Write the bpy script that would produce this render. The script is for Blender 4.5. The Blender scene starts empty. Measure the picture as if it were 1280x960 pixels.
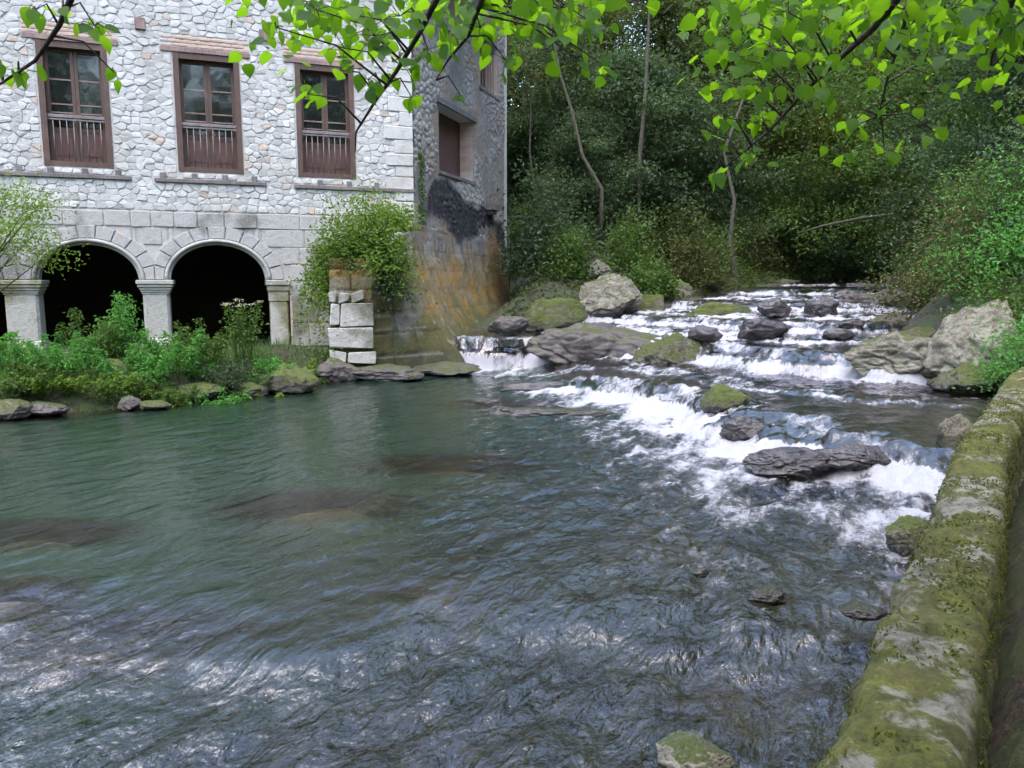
import bpy, bmesh, math, random
import numpy as np
from mathutils import Vector, Matrix

# ------------------------------------------------------------------ camera, sky, sun, exposure
SC = bpy.context.scene
COL = SC.collection
CAM_H = 2.1
PITCH = math.atan(130 / 960)
cam_d = bpy.data.cameras.new('camera'); cam = bpy.data.objects.new('camera', cam_d); COL.objects.link(cam)
cam.location = (0, 0, CAM_H); cam.rotation_euler = (math.pi / 2 - PITCH, 0, 0)
cam_d.sensor_width = 36; cam_d.lens = 36 * 960 / 1280; cam_d.clip_start = 0.05; cam_d.clip_end = 500
SC.camera = cam
W = bpy.data.worlds.new('World'); SC.world = W; W.use_nodes = True
wt = W.node_tree; bg = wt.nodes['Background']
sky = wt.nodes.new('ShaderNodeTexSky'); sky.sky_type = 'NISHITA'; sky.sun_disc = False
SUN_EL, SUN_AZ = math.radians(70), math.radians(200)      # azimuth clockwise from +Y
sky.sun_elevation = SUN_EL; sky.sun_rotation = SUN_AZ; sky.dust_density = 2.0; sky.air_density = 1.4; sky.ozone_density = 1.0
wt.links.new(sky.outputs[0], bg.inputs[0]); bg.inputs[1].default_value = 0.15
sun_d = bpy.data.lights.new('sun', 'SUN'); sun = bpy.data.objects.new('sun', sun_d); COL.objects.link(sun)
sun_d.energy = 0.7; sun_d.angle = math.radians(60); sun_d.color = (1, 0.95, 0.88)
sd = Vector((math.sin(SUN_AZ) * math.cos(SUN_EL), math.cos(SUN_AZ) * math.cos(SUN_EL), math.sin(SUN_EL)))
sun.rotation_euler = sd.to_track_quat('Z', 'Y').to_euler(); sun.location = (0, -10, 30)
SC.view_settings.view_transform = 'Standard'; SC.view_settings.look = 'None'
SC.view_settings.gamma = 1; SC.view_settings.use_curve_mapping = False
SC.view_settings.exposure = 2.25
cy = SC.cycles
cy.max_bounces = 3; cy.diffuse_bounces = 2; cy.glossy_bounces = 2; cy.transmission_bounces = 2; cy.transparent_max_bounces = 4
cy.use_adaptive_sampling = True; cy.adaptive_threshold = 0.03
cy.caustics_reflective = False; cy.caustics_refractive = False; cy.sample_clamp_indirect = 4.0
cy.use_denoising = True

# ------------------------------------------------------------------ numeric helpers
rng = np.random.default_rng(7); random.seed(7)
_perm = np.random.default_rng(3).permutation(256); _perm = np.concatenate([_perm, _perm, _perm])
_g = np.random.default_rng(4).normal(size=(256, 3)); _g /= np.linalg.norm(_g, axis=1)[:, None]

def perlin(p):
    p = np.asarray(p, float); i = np.floor(p).astype(int); f = p - i; i &= 255
    u = f * f * f * (f * (f * 6 - 15) + 10)
    out = 0
    for dx in (0, 1):
        wx = u[..., 0] if dx else 1 - u[..., 0]
        for dy in (0, 1):
            wy = u[..., 1] if dy else 1 - u[..., 1]
            for dz in (0, 1):
                wz = u[..., 2] if dz else 1 - u[..., 2]
                h = _perm[_perm[_perm[(i[..., 0] + dx) & 255] + ((i[..., 1] + dy) & 255)] + ((i[..., 2] + dz) & 255)]
                g = _g[h]
                out = out + wx * wy * wz * (g[..., 0] * (f[..., 0] - dx) + g[..., 1] * (f[..., 1] - dy) + g[..., 2] * (f[..., 2] - dz))
    return out

def fbm(p, oct=4, gain=0.5):
    a, s, t = 1.0, 0, np.asarray(p, float)
    for k in range(oct):
        s = s + a * perlin(t + k * 17.3); t = t * 2.03; a *= gain
    return s

def f2(x, y, sc, oct=4, z=0.0):
    return fbm(np.stack([x * sc, y * sc, np.full_like(np.asarray(x, float), z)], -1), oct)

def sstep(a, b, x):
    t = np.clip((x - a) / (b - a), 0, 1); return t * t * (3 - 2 * t)

_fw = np.array([0, math.cos(PITCH), -math.sin(PITCH)]); _up = np.array([0, math.sin(PITCH), math.cos(PITCH)])
def ray(px, py): return _fw * 960 + np.array([1.0, 0, 0]) * (px - 640) + _up * (480 - py)
def gp(px, py, z=0.0):          # where a measured direction from the river wall meets level z
    d = ray(px, py); t = (z - CAM_H) / d[2]; return np.array([d[0] * t, d[1] * t, z])
def dp(px, py, y):              # the same at distance y
    d = ray(px, py); t = y / d[1]; return np.array([d[0] * t, y, CAM_H + d[2] * t])

# ------------------------------------------------------------------ object helpers
def link(o, parent=None):
    COL.objects.link(o)
    if parent is not None: o.parent = parent
    return o
def tag(o, label=None, cat=None, group=None, kind=None):
    if label: o['label'] = label
    if cat: o['category'] = cat
    if group: o['group'] = group
    if kind: o['kind'] = kind
    return o
def empty(name, loc=(0, 0, 0), rz=0, parent=None):
    o = bpy.data.objects.new(name, None); o.empty_display_size = .2; o.location = loc; o.rotation_euler = (0, 0, rz)
    return link(o, parent)
def mesh(name, V, F, mat=None, smooth=False, attrs=None, cols=None):
    """V (n,3); F = list of arrays (each (m,k)) or one array"""
    me = bpy.data.meshes.new(name)
    V = np.asarray(V, np.float32)
    if not isinstance(F, list): F = [F]
    F = [np.asarray(f, np.int32) for f in F if len(f)]
    me.vertices.add(len(V)); me.vertices.foreach_set('co', V.ravel())
    li = np.concatenate([f.ravel() for f in F]); me.loops.add(len(li)); me.loops.foreach_set('vertex_index', li)
    tot = np.concatenate([np.full(len(f), f.shape[1], np.int32) for f in F])
    st = np.concatenate([[0], np.cumsum(tot)[:-1]]).astype(np.int32)
    me.polygons.add(len(tot)); me.polygons.foreach_set('loop_start', st)
    me.polygons.foreach_set('use_smooth', np.full(len(tot), smooth, bool))
    if mat: me.materials.append(mat)
    me.update(calc_edges=True)
    for k, a in (attrs or {}).items():
        at = me.attributes.new(k, 'FLOAT', 'POINT'); at.data.foreach_set('value', np.asarray(a, np.float32))
    for k, a in (cols or {}).items():
        at = me.attributes.new(k, 'FLOAT_COLOR', 'POINT')
        a = np.concatenate([np.asarray(a, np.float32), np.ones((len(a), 1), np.float32)], 1); at.data.foreach_set('color', a.ravel())
    return me
def obj(name, me, parent=None, loc=None):
    o = bpy.data.objects.new(name, me)
    if loc is not None: o.location = loc
    return link(o, parent)

class MB:
    """collects shapes into one mesh"""
    def __init__(s): s.v = []; s.f = {}; s.n = 0
    def add(s, V, F):
        V = np.asarray(V, float); s.v.append(V)
        for f in F: s.f.setdefault(len(f), []).append([i + s.n for i in f])
        s.n += len(V)
    def addnp(s, V, F):
        V = np.asarray(V, float); F = np.asarray(F); s.v.append(V); s.f.setdefault(F.shape[1], []).extend((F + s.n).tolist()); s.n += len(V)
    def box(s, a, b, ch=0.0):
        (x0, y0, z0), (x1, y1, z1) = a, b
        if ch <= 0:
            V = [(x0,y0,z0),(x1,y0,z0),(x1,y1,z0),(x0,y1,z0),(x0,y0,z1),(x1,y0,z1),(x1,y1,z1),(x0,y1,z1)]
            s.add(V, [(0,3,2,1),(4,5,6,7),(0,1,5,4),(1,2,6,5),(2,3,7,6),(3,0,4,7)])
        else:      # chamfered on all vertical edges and top
            c = ch
            def ring(z, e):
                return [(x0+c+e*0,y0+e,z),(x1-c,y0+e,z),(x1-e,y0+c,z),(x1-e,y1-c,z),(x1-c,y1-e,z),(x0+c,y1-e,z),(x0+e,y1-c,z),(x0+e,y0+c,z)]
            V = ring(z0, 0) + ring(z1 - c, 0) + ring(z1, c * .9)
            F = [tuple(range(7, -1, -1)), tuple(range(16, 24))]
            for r in (0, 8):
                for i in range(8): F.append((r+i, r+(i+1) % 8, r+8+(i+1) % 8, r+8+i))
            s.add(V, F)
    def tube(s, P, R, n=7):
        P = np.asarray(P, float); R = np.broadcast_to(R, (len(P),)); V = []
        T = np.gradient(P, axis=0); T /= np.maximum(np.linalg.norm(T, axis=1), 1e-9)[:, None]
        ref = np.array([0.31, 0.17, 0.93])
        if abs(T[0] @ ref) > .9: ref = np.array([1.0, 0.1, 0])
        for p, t, r in zip(P, T, R):
            a = np.cross(t, ref); a /= np.linalg.norm(a); b = np.cross(t, a)
            for k in range(n):
                q = 2 * math.pi * k / n; V.append(p + r * (a * math.cos(q) + b * math.sin(q)))
        F = [(i*n+k, i*n+(k+1) % n, (i+1)*n+(k+1) % n, (i+1)*n+k) for i in range(len(P)-1) for k in range(n)]
        F += [tuple(range(n-1, -1, -1)), tuple(range((len(P)-1)*n, len(P)*n))]
        s.add(V, F)
    def mesh(s, name, mat, smooth=False):
        return mesh(name, np.concatenate(s.v), [np.array(f) for f in s.f.values()], mat, smooth)
    def build(s, name, mat, parent=None, smooth=False, loc=None): return obj(name, s.mesh(name, mat, smooth), parent, loc)

def grid_faces(nr, nc):
    i = np.arange(nr - 1)[:, None] * nc + np.arange(nc - 1)[None]
    i = i.ravel(); return np.stack([i, i + 1, i + nc + 1, i + nc], 1)

# ------------------------------------------------------------------ material helpers
class NT:
    def __init__(s, name):
        s.m = bpy.data.materials.new(name); s.m.use_nodes = True; s.t = s.m.node_tree
        s.b = s.t.nodes['Principled BSDF']; s.out = s.t.nodes['Material Output']
    def n(s, typ, props=None, **inp):
        nd = s.t.nodes.new('ShaderNode' + typ)
        for k, v in (props or {}).items(): setattr(nd, k, v)
        for k, v in inp.items(): s.set(nd, k, v)
        return nd
    def set(s, nd, k, v):
        sock = nd.inputs[int(k[1:])] if (k[0] == 'i' and k[1:].isdigit()) else nd.inputs[k.replace('_', ' ')]
        if isinstance(v, bpy.types.NodeSocket): s.t.links.new(v, sock)
        elif hasattr(v, 'outputs'): s.t.links.new(v.outputs[0], sock)
        else: sock.default_value = v if not (isinstance(v, tuple) and len(v) == 3 and len(sock.default_value) == 4) else (*v, 1)
    def P(s, **kw):
        for k, v in kw.items(): s.set(s.b, k, v)
    def math(s, op, a, b=0.0, clamp=False):
        return s.n('Math', dict(operation=op, use_clamp=clamp), i0=a, i1=b).outputs[0]
    def mix(s, f, a, b, mode='MIX'):
        nd = s.n('Mix', dict(data_type='RGBA', blend_type=mode)); s.set(nd, 'i0', f); s.set(nd, 'i6', a); s.set(nd, 'i7', b); return nd.outputs[2]
    def noise(s, vec=None, scale=5.0, detail=4.0, rough=.55, dist=0.0):
        nd = s.n('TexNoise', Scale=scale, Detail=detail, Roughness=rough, Distortion=dist)
        if vec is not None: s.set(nd, 'Vector', vec)
        return nd.outputs[0]
    def ramp(s, f, a, b, lo=0.0, hi=1.0):
        nd = s.n('MapRange', dict(interpolation_type='SMOOTHSTEP'), Value=f, From_Min=a, From_Max=b, To_Min=lo, To_Max=hi); return nd.outputs[0]
    def objc(s): return s.n('TexCoord').outputs['Object']
    def pos(s): return s.n('NewGeometry').outputs['Position']
    def island(s): return s.n('NewGeometry').outputs['Random Per Island']
    def bump(s, h, strength=.5, dist=.02):
        return s.n('Bump', Height=h, Strength=strength, Distance=dist).outputs[0]
    def scale(s, vec, sc, rot=(0, 0, 0)):
        return s.n('Mapping', Vector=vec, Scale=sc, Rotation=rot).outputs[0]
    def attr(s, name, col=False):
        nd = s.n('Attribute', dict(attribute_name=name)); return nd.outputs['Color' if col else 'Fac']

def m_stone(name, c1, c2, c3=None, warm=0.06, bump=.5, rough=.9):
    t = NT(name); p = t.pos(); isl = t.island()
    col = t.mix(isl, c1, c2)
    if c3: col = t.mix(t.ramp(t.noise(p, 0.9, 3), .52, .66), col, c3)
    w = t.math('FRACT', t.math('MULTIPLY', isl, 37.7)); col = t.mix(t.math('LESS_THAN', w, warm), col, (.52, .40, .32))
    n1 = t.noise(p, 9, 6, .65); n2 = t.noise(p, 38, 5, .6)
    col = t.mix(t.ramp(n1, .5, .72, 0, .45), col, (.24, .235, .23))
    col = t.mix(t.ramp(n2, .45, .75, 0, .35), col, (.72, .71, .71))
    hgt = t.math('ADD', t.math('MULTIPLY', n1, 1.2), t.math('MULTIPLY', n2, .5))
    t.P(Base_Color=col, Roughness=rough, Normal=t.bump(hgt, bump, .03)); return t.m

def m_leaf(name, c1, c2, trans=.35, gloss=.05, hue=(0.5, 0.5)):
    t = NT(name); isl = t.island(); oi = t.n('ObjectInfo').outputs['Random']
    col = t.mix(t.math('FRACT', t.math('ADD', isl, t.math('MULTIPLY', oi, 7.31))), c1, c2)
    col = t.mix(t.math('MULTIPLY', oi, .35), col, tuple(x * .75 for x in c1))
    d = t.n('BsdfDiffuse', Color=col); tr = t.n('BsdfTranslucent', Color=t.mix(.5, col, (c2[0] * 1.6, c2[1] * 1.5, c2[2] * .6)))
    mx = t.n('MixShader', i0=trans, i1=d, i2=tr); g = t.n('BsdfGlossy', Color=(.8, .9, 1), Roughness=.5)
    m2 = t.n('MixShader', i0=gloss * .22, i1=mx, i2=g); t.t.links.new(m2.outputs[0], t.out.inputs[0]); return t.m

def m_bark(name, c1, c2):
    t = NT(name); p = t.objc(); n = t.noise(t.scale(p, (9, 9, 1.5)), 3, 6, .65)
    col = t.mix(t.ramp(n, .35, .65), c1, c2); mo = t.ramp(t.noise(p, 1.7, 3), .5, .65)
    col = t.mix(t.math('MULTIPLY', mo, .6), col, (.045, .06, .02))
    t.P(Base_Color=col, Roughness=.9, Normal=t.bump(n, .7, .03)); return t.m

def m_wood(name, c1, c2, rough=.65):
    t = NT(name); p = t.objc(); n = t.noise(t.scale(p, (14, 14, 1.2)), 4, 5, .6); n2 = t.noise(p, 2.5, 3)
    col = t.mix(t.ramp(n, .3, .7), c1, c2); col = t.mix(t.ramp(n2, .5, .75, 0, .5), col, tuple(x * 1.5 for x in c2))
    t.P(Base_Color=col, Roughness=rough, Normal=t.bump(n, .25, .01)); return t.m

def m_plain(name, c, rough=.6, metal=0.0, var=.25):
    t = NT(name); n = t.noise(t.objc(), 6, 5, .6); col = t.mix(t.ramp(n, .35, .7, 0, 1), tuple(x * (1 - var) for x in c), tuple(x * (1 + var * .6) for x in c))
    t.P(Base_Color=col, Roughness=rough, Metallic=metal, Normal=t.bump(n, .15, .01)); return t.m

def m_vcol(name, bump=.6, rough=.92, fine=30, amt=.35, pale=.3):
    t = NT(name); p = t.pos(); c = t.attr('Col', True); n1 = t.noise(p, fine, 6, .68); n2 = t.noise(p, fine * .22, 5, .6)
    col = t.mix(t.ramp(n1, .35, .68, amt, 0), c, (.02, .02, .018), 'MIX'); col = t.mix(t.ramp(n2, .5, .75, 0, pale), col, t.mix(.5, c, (.6, .58, .55)))
    t.P(Base_Color=col, Roughness=rough, Normal=t.bump(t.math('ADD', n1, n2), bump, .035)); return t.m

def m_rock(name, c1, c2, moss=.5, wet=0.0, mossc=(.045, .058, .010)):
    """moss sits on upward faces in noisy patches; `wet` rock is darker and glossier below its water line (attribute wet)"""
    t = NT(name); p = t.pos(); g = t.n('NewGeometry'); nz = t.n('SeparateXYZ', Vector=g.outputs['Normal']).outputs[2]
    n1 = t.noise(p, 3.2, 7, .65); n2 = t.noise(t.scale(p, (1, 1, 1.8), (.3, .5, 0)), 5, 7, .68); n3 = t.noise(p, 42, 5, .6)
    col = t.mix(t.ramp(n1, .36, .64), c1, c2); col = t.mix(t.ramp(n2, .56, .7, 0, .75), col, tuple(x * .35 for x in c1))
    col = t.mix(t.ramp(n3, .4, .75, 0, .4), col, tuple(min(1, x * 1.25) for x in c2))
    mk = t.math('ADD', t.math('MULTIPLY', nz, .55), t.math('MULTIPLY', n1, .9))
    mf = t.ramp(mk, 1.05 - .55 * moss, 1.25 - .55 * moss)
    mf = t.math('MULTIPLY', mf, t.ramp(n3, .3, .5, .55, 1))
    mc = t.mix(n3, tuple(x * .6 for x in mossc), tuple(min(1, x * 1.7) for x in mossc))
    col = t.mix(mf, col, mc)
    w = t.attr('wet'); col = t.mix(t.math('MULTIPLY', w, .6), col, (.016, .014, .016))
    r = t.n('MapRange', Value=w, From_Min=0, From_Max=1, To_Min=.9, To_Max=.22).outputs[0]
    h = t.math('ADD', t.math('MULTIPLY', n2, 1.0), t.math('MULTIPLY', n3, t.math('ADD', .3, t.math('MULTIPLY', mf, .6))))
    t.P(Base_Color=col, Roughness=r, Normal=t.bump(h, .7, .05)); return t.m

MAT = {}
MAT['rubble'] = m_stone('rubble_stone', (.42, .40, .375), (.66, .635, .60), (.48, .445, .405))
MAT['ashlar'] = m_stone('ashlar_stone', (.31, .295, .275), (.49, .465, .44), (.17, .158, .135), .03, .5)
MAT['pier'] = m_stone('pier_stone', (.32, .305, .265), (.45, .43, .385), (.19, .185, .085), 0, .7)
MAT['whiteblock'] = m_stone('bleached_block', (.40, .385, .355), (.54, .52, .485), (.16, .15, .095), 0, 1.0)
t = NT('mortar'); p = t.pos(); n = t.noise(p, 24, 6, .7); n2 = t.noise(p, 1.1, 4)
t.P(Base_Color=t.mix(t.ramp(n2, .4, .7), t.mix(n, (.43, .41, .385), (.62, .595, .565)), t.mix(n, (.45, .40, .355), (.60, .55, .50))), Roughness=.95, Normal=t.bump(n, .6, .03)); MAT['mortar'] = t.m
MAT['brick'] = m_stone('old_brick', (.48, .30, .22), (.58, .42, .32), (.50, .43, .38), 0, .4)
MAT['wood'] = m_wood('brown_paint_wood', (.070, .038, .028), (.118, .068, .050))
MAT['panel'] = m_wood('red_brown_panel', (.080, .036, .027), (.128, .060, .046))
MAT['lintel'] = m_wood('weathered_lintel', (.17, .11, .10), (.30, .21, .19), .85)
MAT['oldbeam'] = m_wood('grey_old_beam', (.10, .085, .085), (.22, .19, .185), .9)
MAT['rail'] = m_plain('pale_metal_rail', (.22, .185, .18), .5, .2)
t = NT('window_glass'); t.P(Base_Color=(.012, .014, .012), Roughness=.04, Specular_IOR_Level=.9, Normal=t.bump(t.noise(t.objc(), 2.2, 2), .05, .05)); MAT['glass'] = t.m
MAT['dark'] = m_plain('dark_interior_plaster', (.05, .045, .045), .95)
MAT['roof'] = m_plain('old_roof_tile', (.30, .16, .11), .85)
MAT['sidewall'] = m_vcol('stained_render', .7, .95, 26, .4)
MAT['masonry'] = m_vcol('mossy_masonry', .9, .9, 22, .4, .08)
MAT['rock_pale'] = m_rock('pale_limestone', (.085, .074, .055), (.29, .265, .22), .55)
MAT['rock_moss'] = m_rock('mossy_limestone', (.09, .08, .06), (.22, .20, .16), .95)
MAT['rock_dark'] = m_rock('dark_river_rock', (.06, .052, .052), (.15, .13, .125), .45)
MAT['rock_wet'] = m_rock('wet_river_rock', (.06, .053, .06), (.16, .142, .15), .1)
MAT['rock_bank'] = m_rock('bank_stone', (.08, .07, .052), (.19, .17, .135), .75, mossc=(.055, .07, .012))
MAT['rock_green'] = m_rock('green_mossy_stone', (.14, .12, .10), (.24, .21, .17), 1.2, mossc=(.055, .072, .010))
MAT['leaf_lime'] = m_leaf('linden_leaf', (.032, .105, .006), (.175, .345, .014), .72, .06)
MAT['leaf_dark'] = m_leaf('dark_evergreen_leaf', (.030, .046, .012), (.088, .112, .032), .35, .07)
MAT['leaf_olive'] = m_leaf('olive_leaf', (.052, .066, .022), (.125, .135, .048), .4, .05)
MAT['leaf_blue'] = m_leaf('blue_green_leaf', (.036, .068, .028), (.10, .150, .066), .35, .09)
MAT['leaf_sun_painted'] = m_leaf('sun_painted_leaf', (.16, .19, .03), (.34, .34, .06), .5, .04)  # sunlight put into the colour: brighter, yellower leaves for far lit patches
MAT['leaf_mid'] = m_leaf('mid_green_leaf', (.055, .11, .026), (.13, .205, .05), .35, .05)
MAT['leaf_herb'] = m_leaf('fresh_herb_leaf', (.07, .21, .05), (.16, .38, .09), .4, .04)
MAT['leaf_fern'] = m_leaf('bright_fern_leaf', (.11, .20, .035), (.20, .30, .06), .45, .04)
MAT['leaf_dry'] = m_leaf('dry_brown_leaf', (.10, .075, .045), (.19, .145, .085), .25, .02)
MAT['moss'] = m_leaf('moss_tuft', (.045, .06, .008), (.12, .13, .02), .3, .02)
MAT['grass'] = m_leaf('bank_grass', (.06, .15, .03), (.14, .26, .06), .4, .04)
MAT['flower'] = m_leaf('white_umbel', (.55, .58, .45), (.75, .76, .66), .4, .02)
MAT['bark'] = m_bark('dark_bark', (.045, .038, .030), (.11, .095, .075))
MAT['bark_pale'] = m_bark('pale_bark', (.045, .04, .03), (.10, .088, .066))
MAT['twig'] = m_bark('linden_twig', (.03, .022, .02), (.075, .055, .05))

# ------------------------------------------------------------------ river and terrain functions
XL = np.array([(-30, -26), (5, -26), (8, -20), (9.5, -14), (11.45, -7.9), (12.7, -6.1), (14.2, -5.1), (16.1, -4.1), (16.5, -3.75), (17.7, -1.4), (18.6, -.9), (19.5, -.3), (20.5, 1.2), (22, 4.2), (25, 7.5), (30, 10.5), (40, 16), (70, 34)], float)
XR = np.array([(-30, -22), (-10, -6.8), (0, -.15), (1.81, 1.0), (3.8, 2.35), (5.26, 3.3), (7.36, 4.9), (8.5, 5.75), (10, 6.9), (11.2, 7.1), (12.5, 7.1), (14.6, 7.2), (17.3, 9.2), (22, 11.6), (29, 15), (40, 21.5), (70, 40)], float)
def xl(y): return np.interp(y, XL[:, 0], XL[:, 1])
def xr(y): return np.interp(y, XR[:, 0], XR[:, 1])

BO = np.array([-2.37, 19.0])                         # corner of the mill
FD = np.array([2.715, 1.0]); FD /= np.linalg.norm(FD); FN = np.array([-FD[1], FD[0]])
SD = np.array([.32, 1.0]); SD /= np.linalg.norm(SD); SN = np.array([SD[1], -SD[0]])
def sdist(x, y, P):
    """signed distance to a polyline laid right bank -> left bank; positive upstream"""
    P = np.asarray(P, float); best = np.full(x.shape, 1e9); sg = np.ones(x.shape)
    for a, b in zip(P[:-1], P[1:]):
        d = b - a; L = d @ d; tt = np.clip(((x - a[0]) * d[0] + (y - a[1]) * d[1]) / L, 0, 1)
        qx = x - a[0] - tt * d[0]; qy = y - a[1] - tt * d[1]; D = np.hypot(qx, qy)
        c = -(d[0] * (y - a[1]) - d[1] * (x - a[0]))
        m = D < best - 1e-9; best = np.where(m, D, best); sg = np.where(m, np.sign(c), sg)
    return best * sg
def pl(*pix, z=0): return [tuple(gp(a, b, z)[:2]) for a, b in pix]
#             crest line (right -> left), step height, drop width, foam plume length, foam strength
LEDGES = [
    (pl((1180, 765), (1060, 750), (900, 748), (720, 762), (560, 770), (440, 792), (200, 775), (0, 765), (-300, 770)), .13, .5, .5, .10),
    ([(9, 6.6), (5.2, 7.15), (4.14, 7.7), (3.5, 8.7), (3.15, 10.3), (3.0, 11.8), (2.3, 13.2), (.9, 14.3), (-1, 16.2), (-3, 19)], .40, .42, 2.5, .95),
    ([(12, 10.5), (6.9, 12.3), (5.2, 13.4), (4.1, 15.2), (3.2, 16.1), (2.1, 17.3), (1.0, 17.9), (-.2, 17.9), (-2, 18.0), (-4, 20)], .43, .26, 1.1, .95),
    ([(14, 15.5), (8.2, 16.0), (6.4, 16.5), (4.9, 17.6), (3.4, 19.6), (1.5, 21.5), (0, 24)], .23, .3, 1.0, .85),
    ([(16, 18.2), (9.5, 19.3), (7.3, 19.5), (5.6, 20.6), (4.2, 23), (2, 26)], .23, .3, .9, .85),
    ([(20, 21.5), (12, 23.4), (9.5, 23.6), (6.5, 25), (5, 28)], .24, .35, .9, .7),
    ([(14, 13.2), (7.6, 14.3), (6.0, 15.0), (5.0, 16.2), (3.6, 17.6), (2.4, 19.0), (1, 20)], .10, .28, .8, .8),
    ([(15, 17.0), (8.6, 17.7), (7.0, 18.0), (5.4, 19.0), (4.2, 20.8), (2.5, 23)], .09, .28, .8, .8),
    ([(18, 19.8), (10.8, 21.3), (8.8, 21.6), (6.4, 23), (4.6, 25.5)], .09, .28, .8, .75),
    ([(9, 9.6), (6.6, 10.0), (5.4, 10.9), (4.4, 11.6), (3.6, 13.0), (2.8, 14.6), (1.5, 15.6), (0, 16.6)], .06, .30, .7, .5),
    ([(24, 26), (14, 28.5), (9, 30.5), (7, 34)], .13, .5, .7, .6),
]
SIDEF = (lambda x, y: sstep(-.6, 2.2, x))           # first ledge fades out towards the pool
def water(x, y, detail=True):
    x = np.asarray(x, float); y = np.asarray(y, float)
    warp = .65 * f2(x, y, .6, 3, 5.2) + .34 * f2(x, y, 1.9, 3, 1.7)
    wp2 = .45 * f2(x, y, 1.1, 3, 25.2); patch = sstep(-.18, .22, f2(x, y, 1.15, 3, 41.0))
    lv = np.full(x.shape, -.13); foam = np.zeros(x.shape); steep = np.zeros(x.shape)
    for k, (P, h, w, plume, fs) in enumerate(LEDGES):
        d = sdist(x, y, P) + warp
        hh = h * (SIDEF(x, y) if k == 1 else 1.0)
        w = w * (1.45 + 1.2 * np.clip(f2(x, y, .8, 2, 90 + k), -.5, .5))
        if k == 2: hh = h + .45 * (1 - SIDEF(x, y))
        if k == 9: hh = hh * SIDEF(x, y); 
        d2 = d - .35 - wp2; br = .58 * sstep(-w, 0, d) + .42 * sstep(-w, 0, d2); lv = lv + hh * (.84 * br + .16 * sstep(0, 2.2, d))
        st = np.maximum(*[sstep(-w * 1.2, -w * .65, q) * (1 - sstep(-.04, .16, q)) for q in (d, d2)]); steep = np.maximum(steep, st * (.5 + .5 * patch) * (fs if k != 1 else fs * SIDEF(x, y)))
        dn = np.clip(-d - w * .6, 0, None); pf = np.exp(-dn / plume) * (d < -w * .3) * fs * (.55 + .45 * patch)
        if k == 1: pf = 1.2 * pf * (.45 + .55 * SIDEF(x, y)) * sstep(-3.2, .5, x)
        foam = np.maximum(foam, pf)
    rough = np.clip(np.maximum(foam, .18), 0, 1)
    lv = lv + .012 * np.clip(y - 9, 0, 40) * 0
    return lv, foam, steep, rough
def wlev(x, y): return float(water(np.array([float(x)]), np.array([float(y)]))[0][0])

def fpt(u, z, off=0.0):                              # facade: u to the left of the corner, off outwards
    q = BO - FD * u - FN * off; return np.array([q[0], q[1], z])

HUMPS = [(-1.75, 7.0, 1.5, .9, .05), (-4.0, 6.2, 1.3, .6, .05), (-.55, 5.1, 1.0, .45, .06), (-.6, 8.6, 1.8, .9, .08), (1.3, 6.0, 2.0, 1.4, .12), (-2.6, 4.4, 2.2, .8, .12), (1.2, 4.0, 1.8, 1.0, .10), (3.0, 6.6, 1.0, 1.2, .10), (.4, 13.0, 2.2, .8, .10), (-3.4, 5.0, .8, .5, .04)]      # shoals in the pool
def terrain(x, y):
    x = np.asarray(x, float); y = np.asarray(y, float)
    lv = water(x, y)[0]
    dl = xl(y) - x; dr = x - xr(y)
    dl = dl + .45 * f2(x, y, .8, 3, 77) * (y > 18.5)
    # keep the far banks on the level of the stream beside them
    lv_l = np.interp(y, [0, 16, 18, 19, 22, 26, 30], [0, 0, .75, .9, 1.35, 1.75, 1.95]); lv_r = np.interp(y, [0, 7, 9, 12, 15, 20, 26, 30], [0, 0, .42, .5, 1.0, 1.4, 1.75, 1.95])
    inside = np.minimum(-dl, -dr)
    dep = .07 + .48 * sstep(0, 2.0, inside) * sstep(-3, 4, -x + .55 * (y - 8)) + .18 * sstep(0, 1.0, inside)
    bed = lv - np.where(lv > .2, .07 + .16 * sstep(0, 1.2, inside), dep) + .10 * f2(x, y, .8, 4, 9.1) + .03 * f2(x, y, 4.0, 3, 2.2)
    hn = .05 * f2(x, y, 2.5, 4, 4.7)
    for hx, hy, rx_, ry_, top in HUMPS:
        bed = np.maximum(bed, lv - 1.2 + (1.2 - top) * np.exp(-((x - hx) / rx_) ** 2 - ((y - hy) / ry_) ** 2) + hn)
    nz = .10 * f2(x, y, .7, 4, 3.3) + .05 * f2(x, y, 3, 3, 8)
    near = sstep(27, 19, y)
    sb_ = (x - BO[0]) * SN[0] + (y - BO[1]) * SN[1]          # right of the mill side wall
    bank = np.where(y < 17.6, sstep(0, .9, dl), .1 + .9 * sstep(0, 1.6, dl)); ins = sstep(.35, -.1, sb_) * (y > 16.6)
    left = lv_l * (1 - ins) + .5 * bank - ins * .25 * (y > 19) + nz + (sstep(18.5, 24, y) * np.clip(dl - 2.2, 0, 5) * .30 + sstep(23, 32, y) * np.clip(dl - 5, 0, 60) * .42) * sstep(.6, 3.2, sb_ + .45 * np.clip(y - 24.5, 0, 20)) + 1.7 * np.exp(-((x - .9) / 2.2) ** 2 - ((y - 29.2) / 1.8) ** 2) - .75 * sstep(2.2, .6, sb_) * (y > 17.6) * sstep(27, 24, y)
    right = lv_r + .5 * sstep(-.1, .5, dr) + nz * .6 + np.clip(dr - 2.3 + 1.9 * sstep(8.5, 11, y), 0, 50) * (.30 + .65 * sstep(5, 12, y))
    h = np.where(dl > 0, left, np.where(dr > 0, right, bed))
    return h + 11 * sstep(43, 75, y)
def gz(x, y): return float(terrain(np.array([float(x)]), np.array([float(y)]))[0])

def axis(segs):
    out = []
    for a, b, st in segs: out.append(np.arange(a, b, st))
    return np.concatenate(out + [[segs[-1][1]]])

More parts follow.
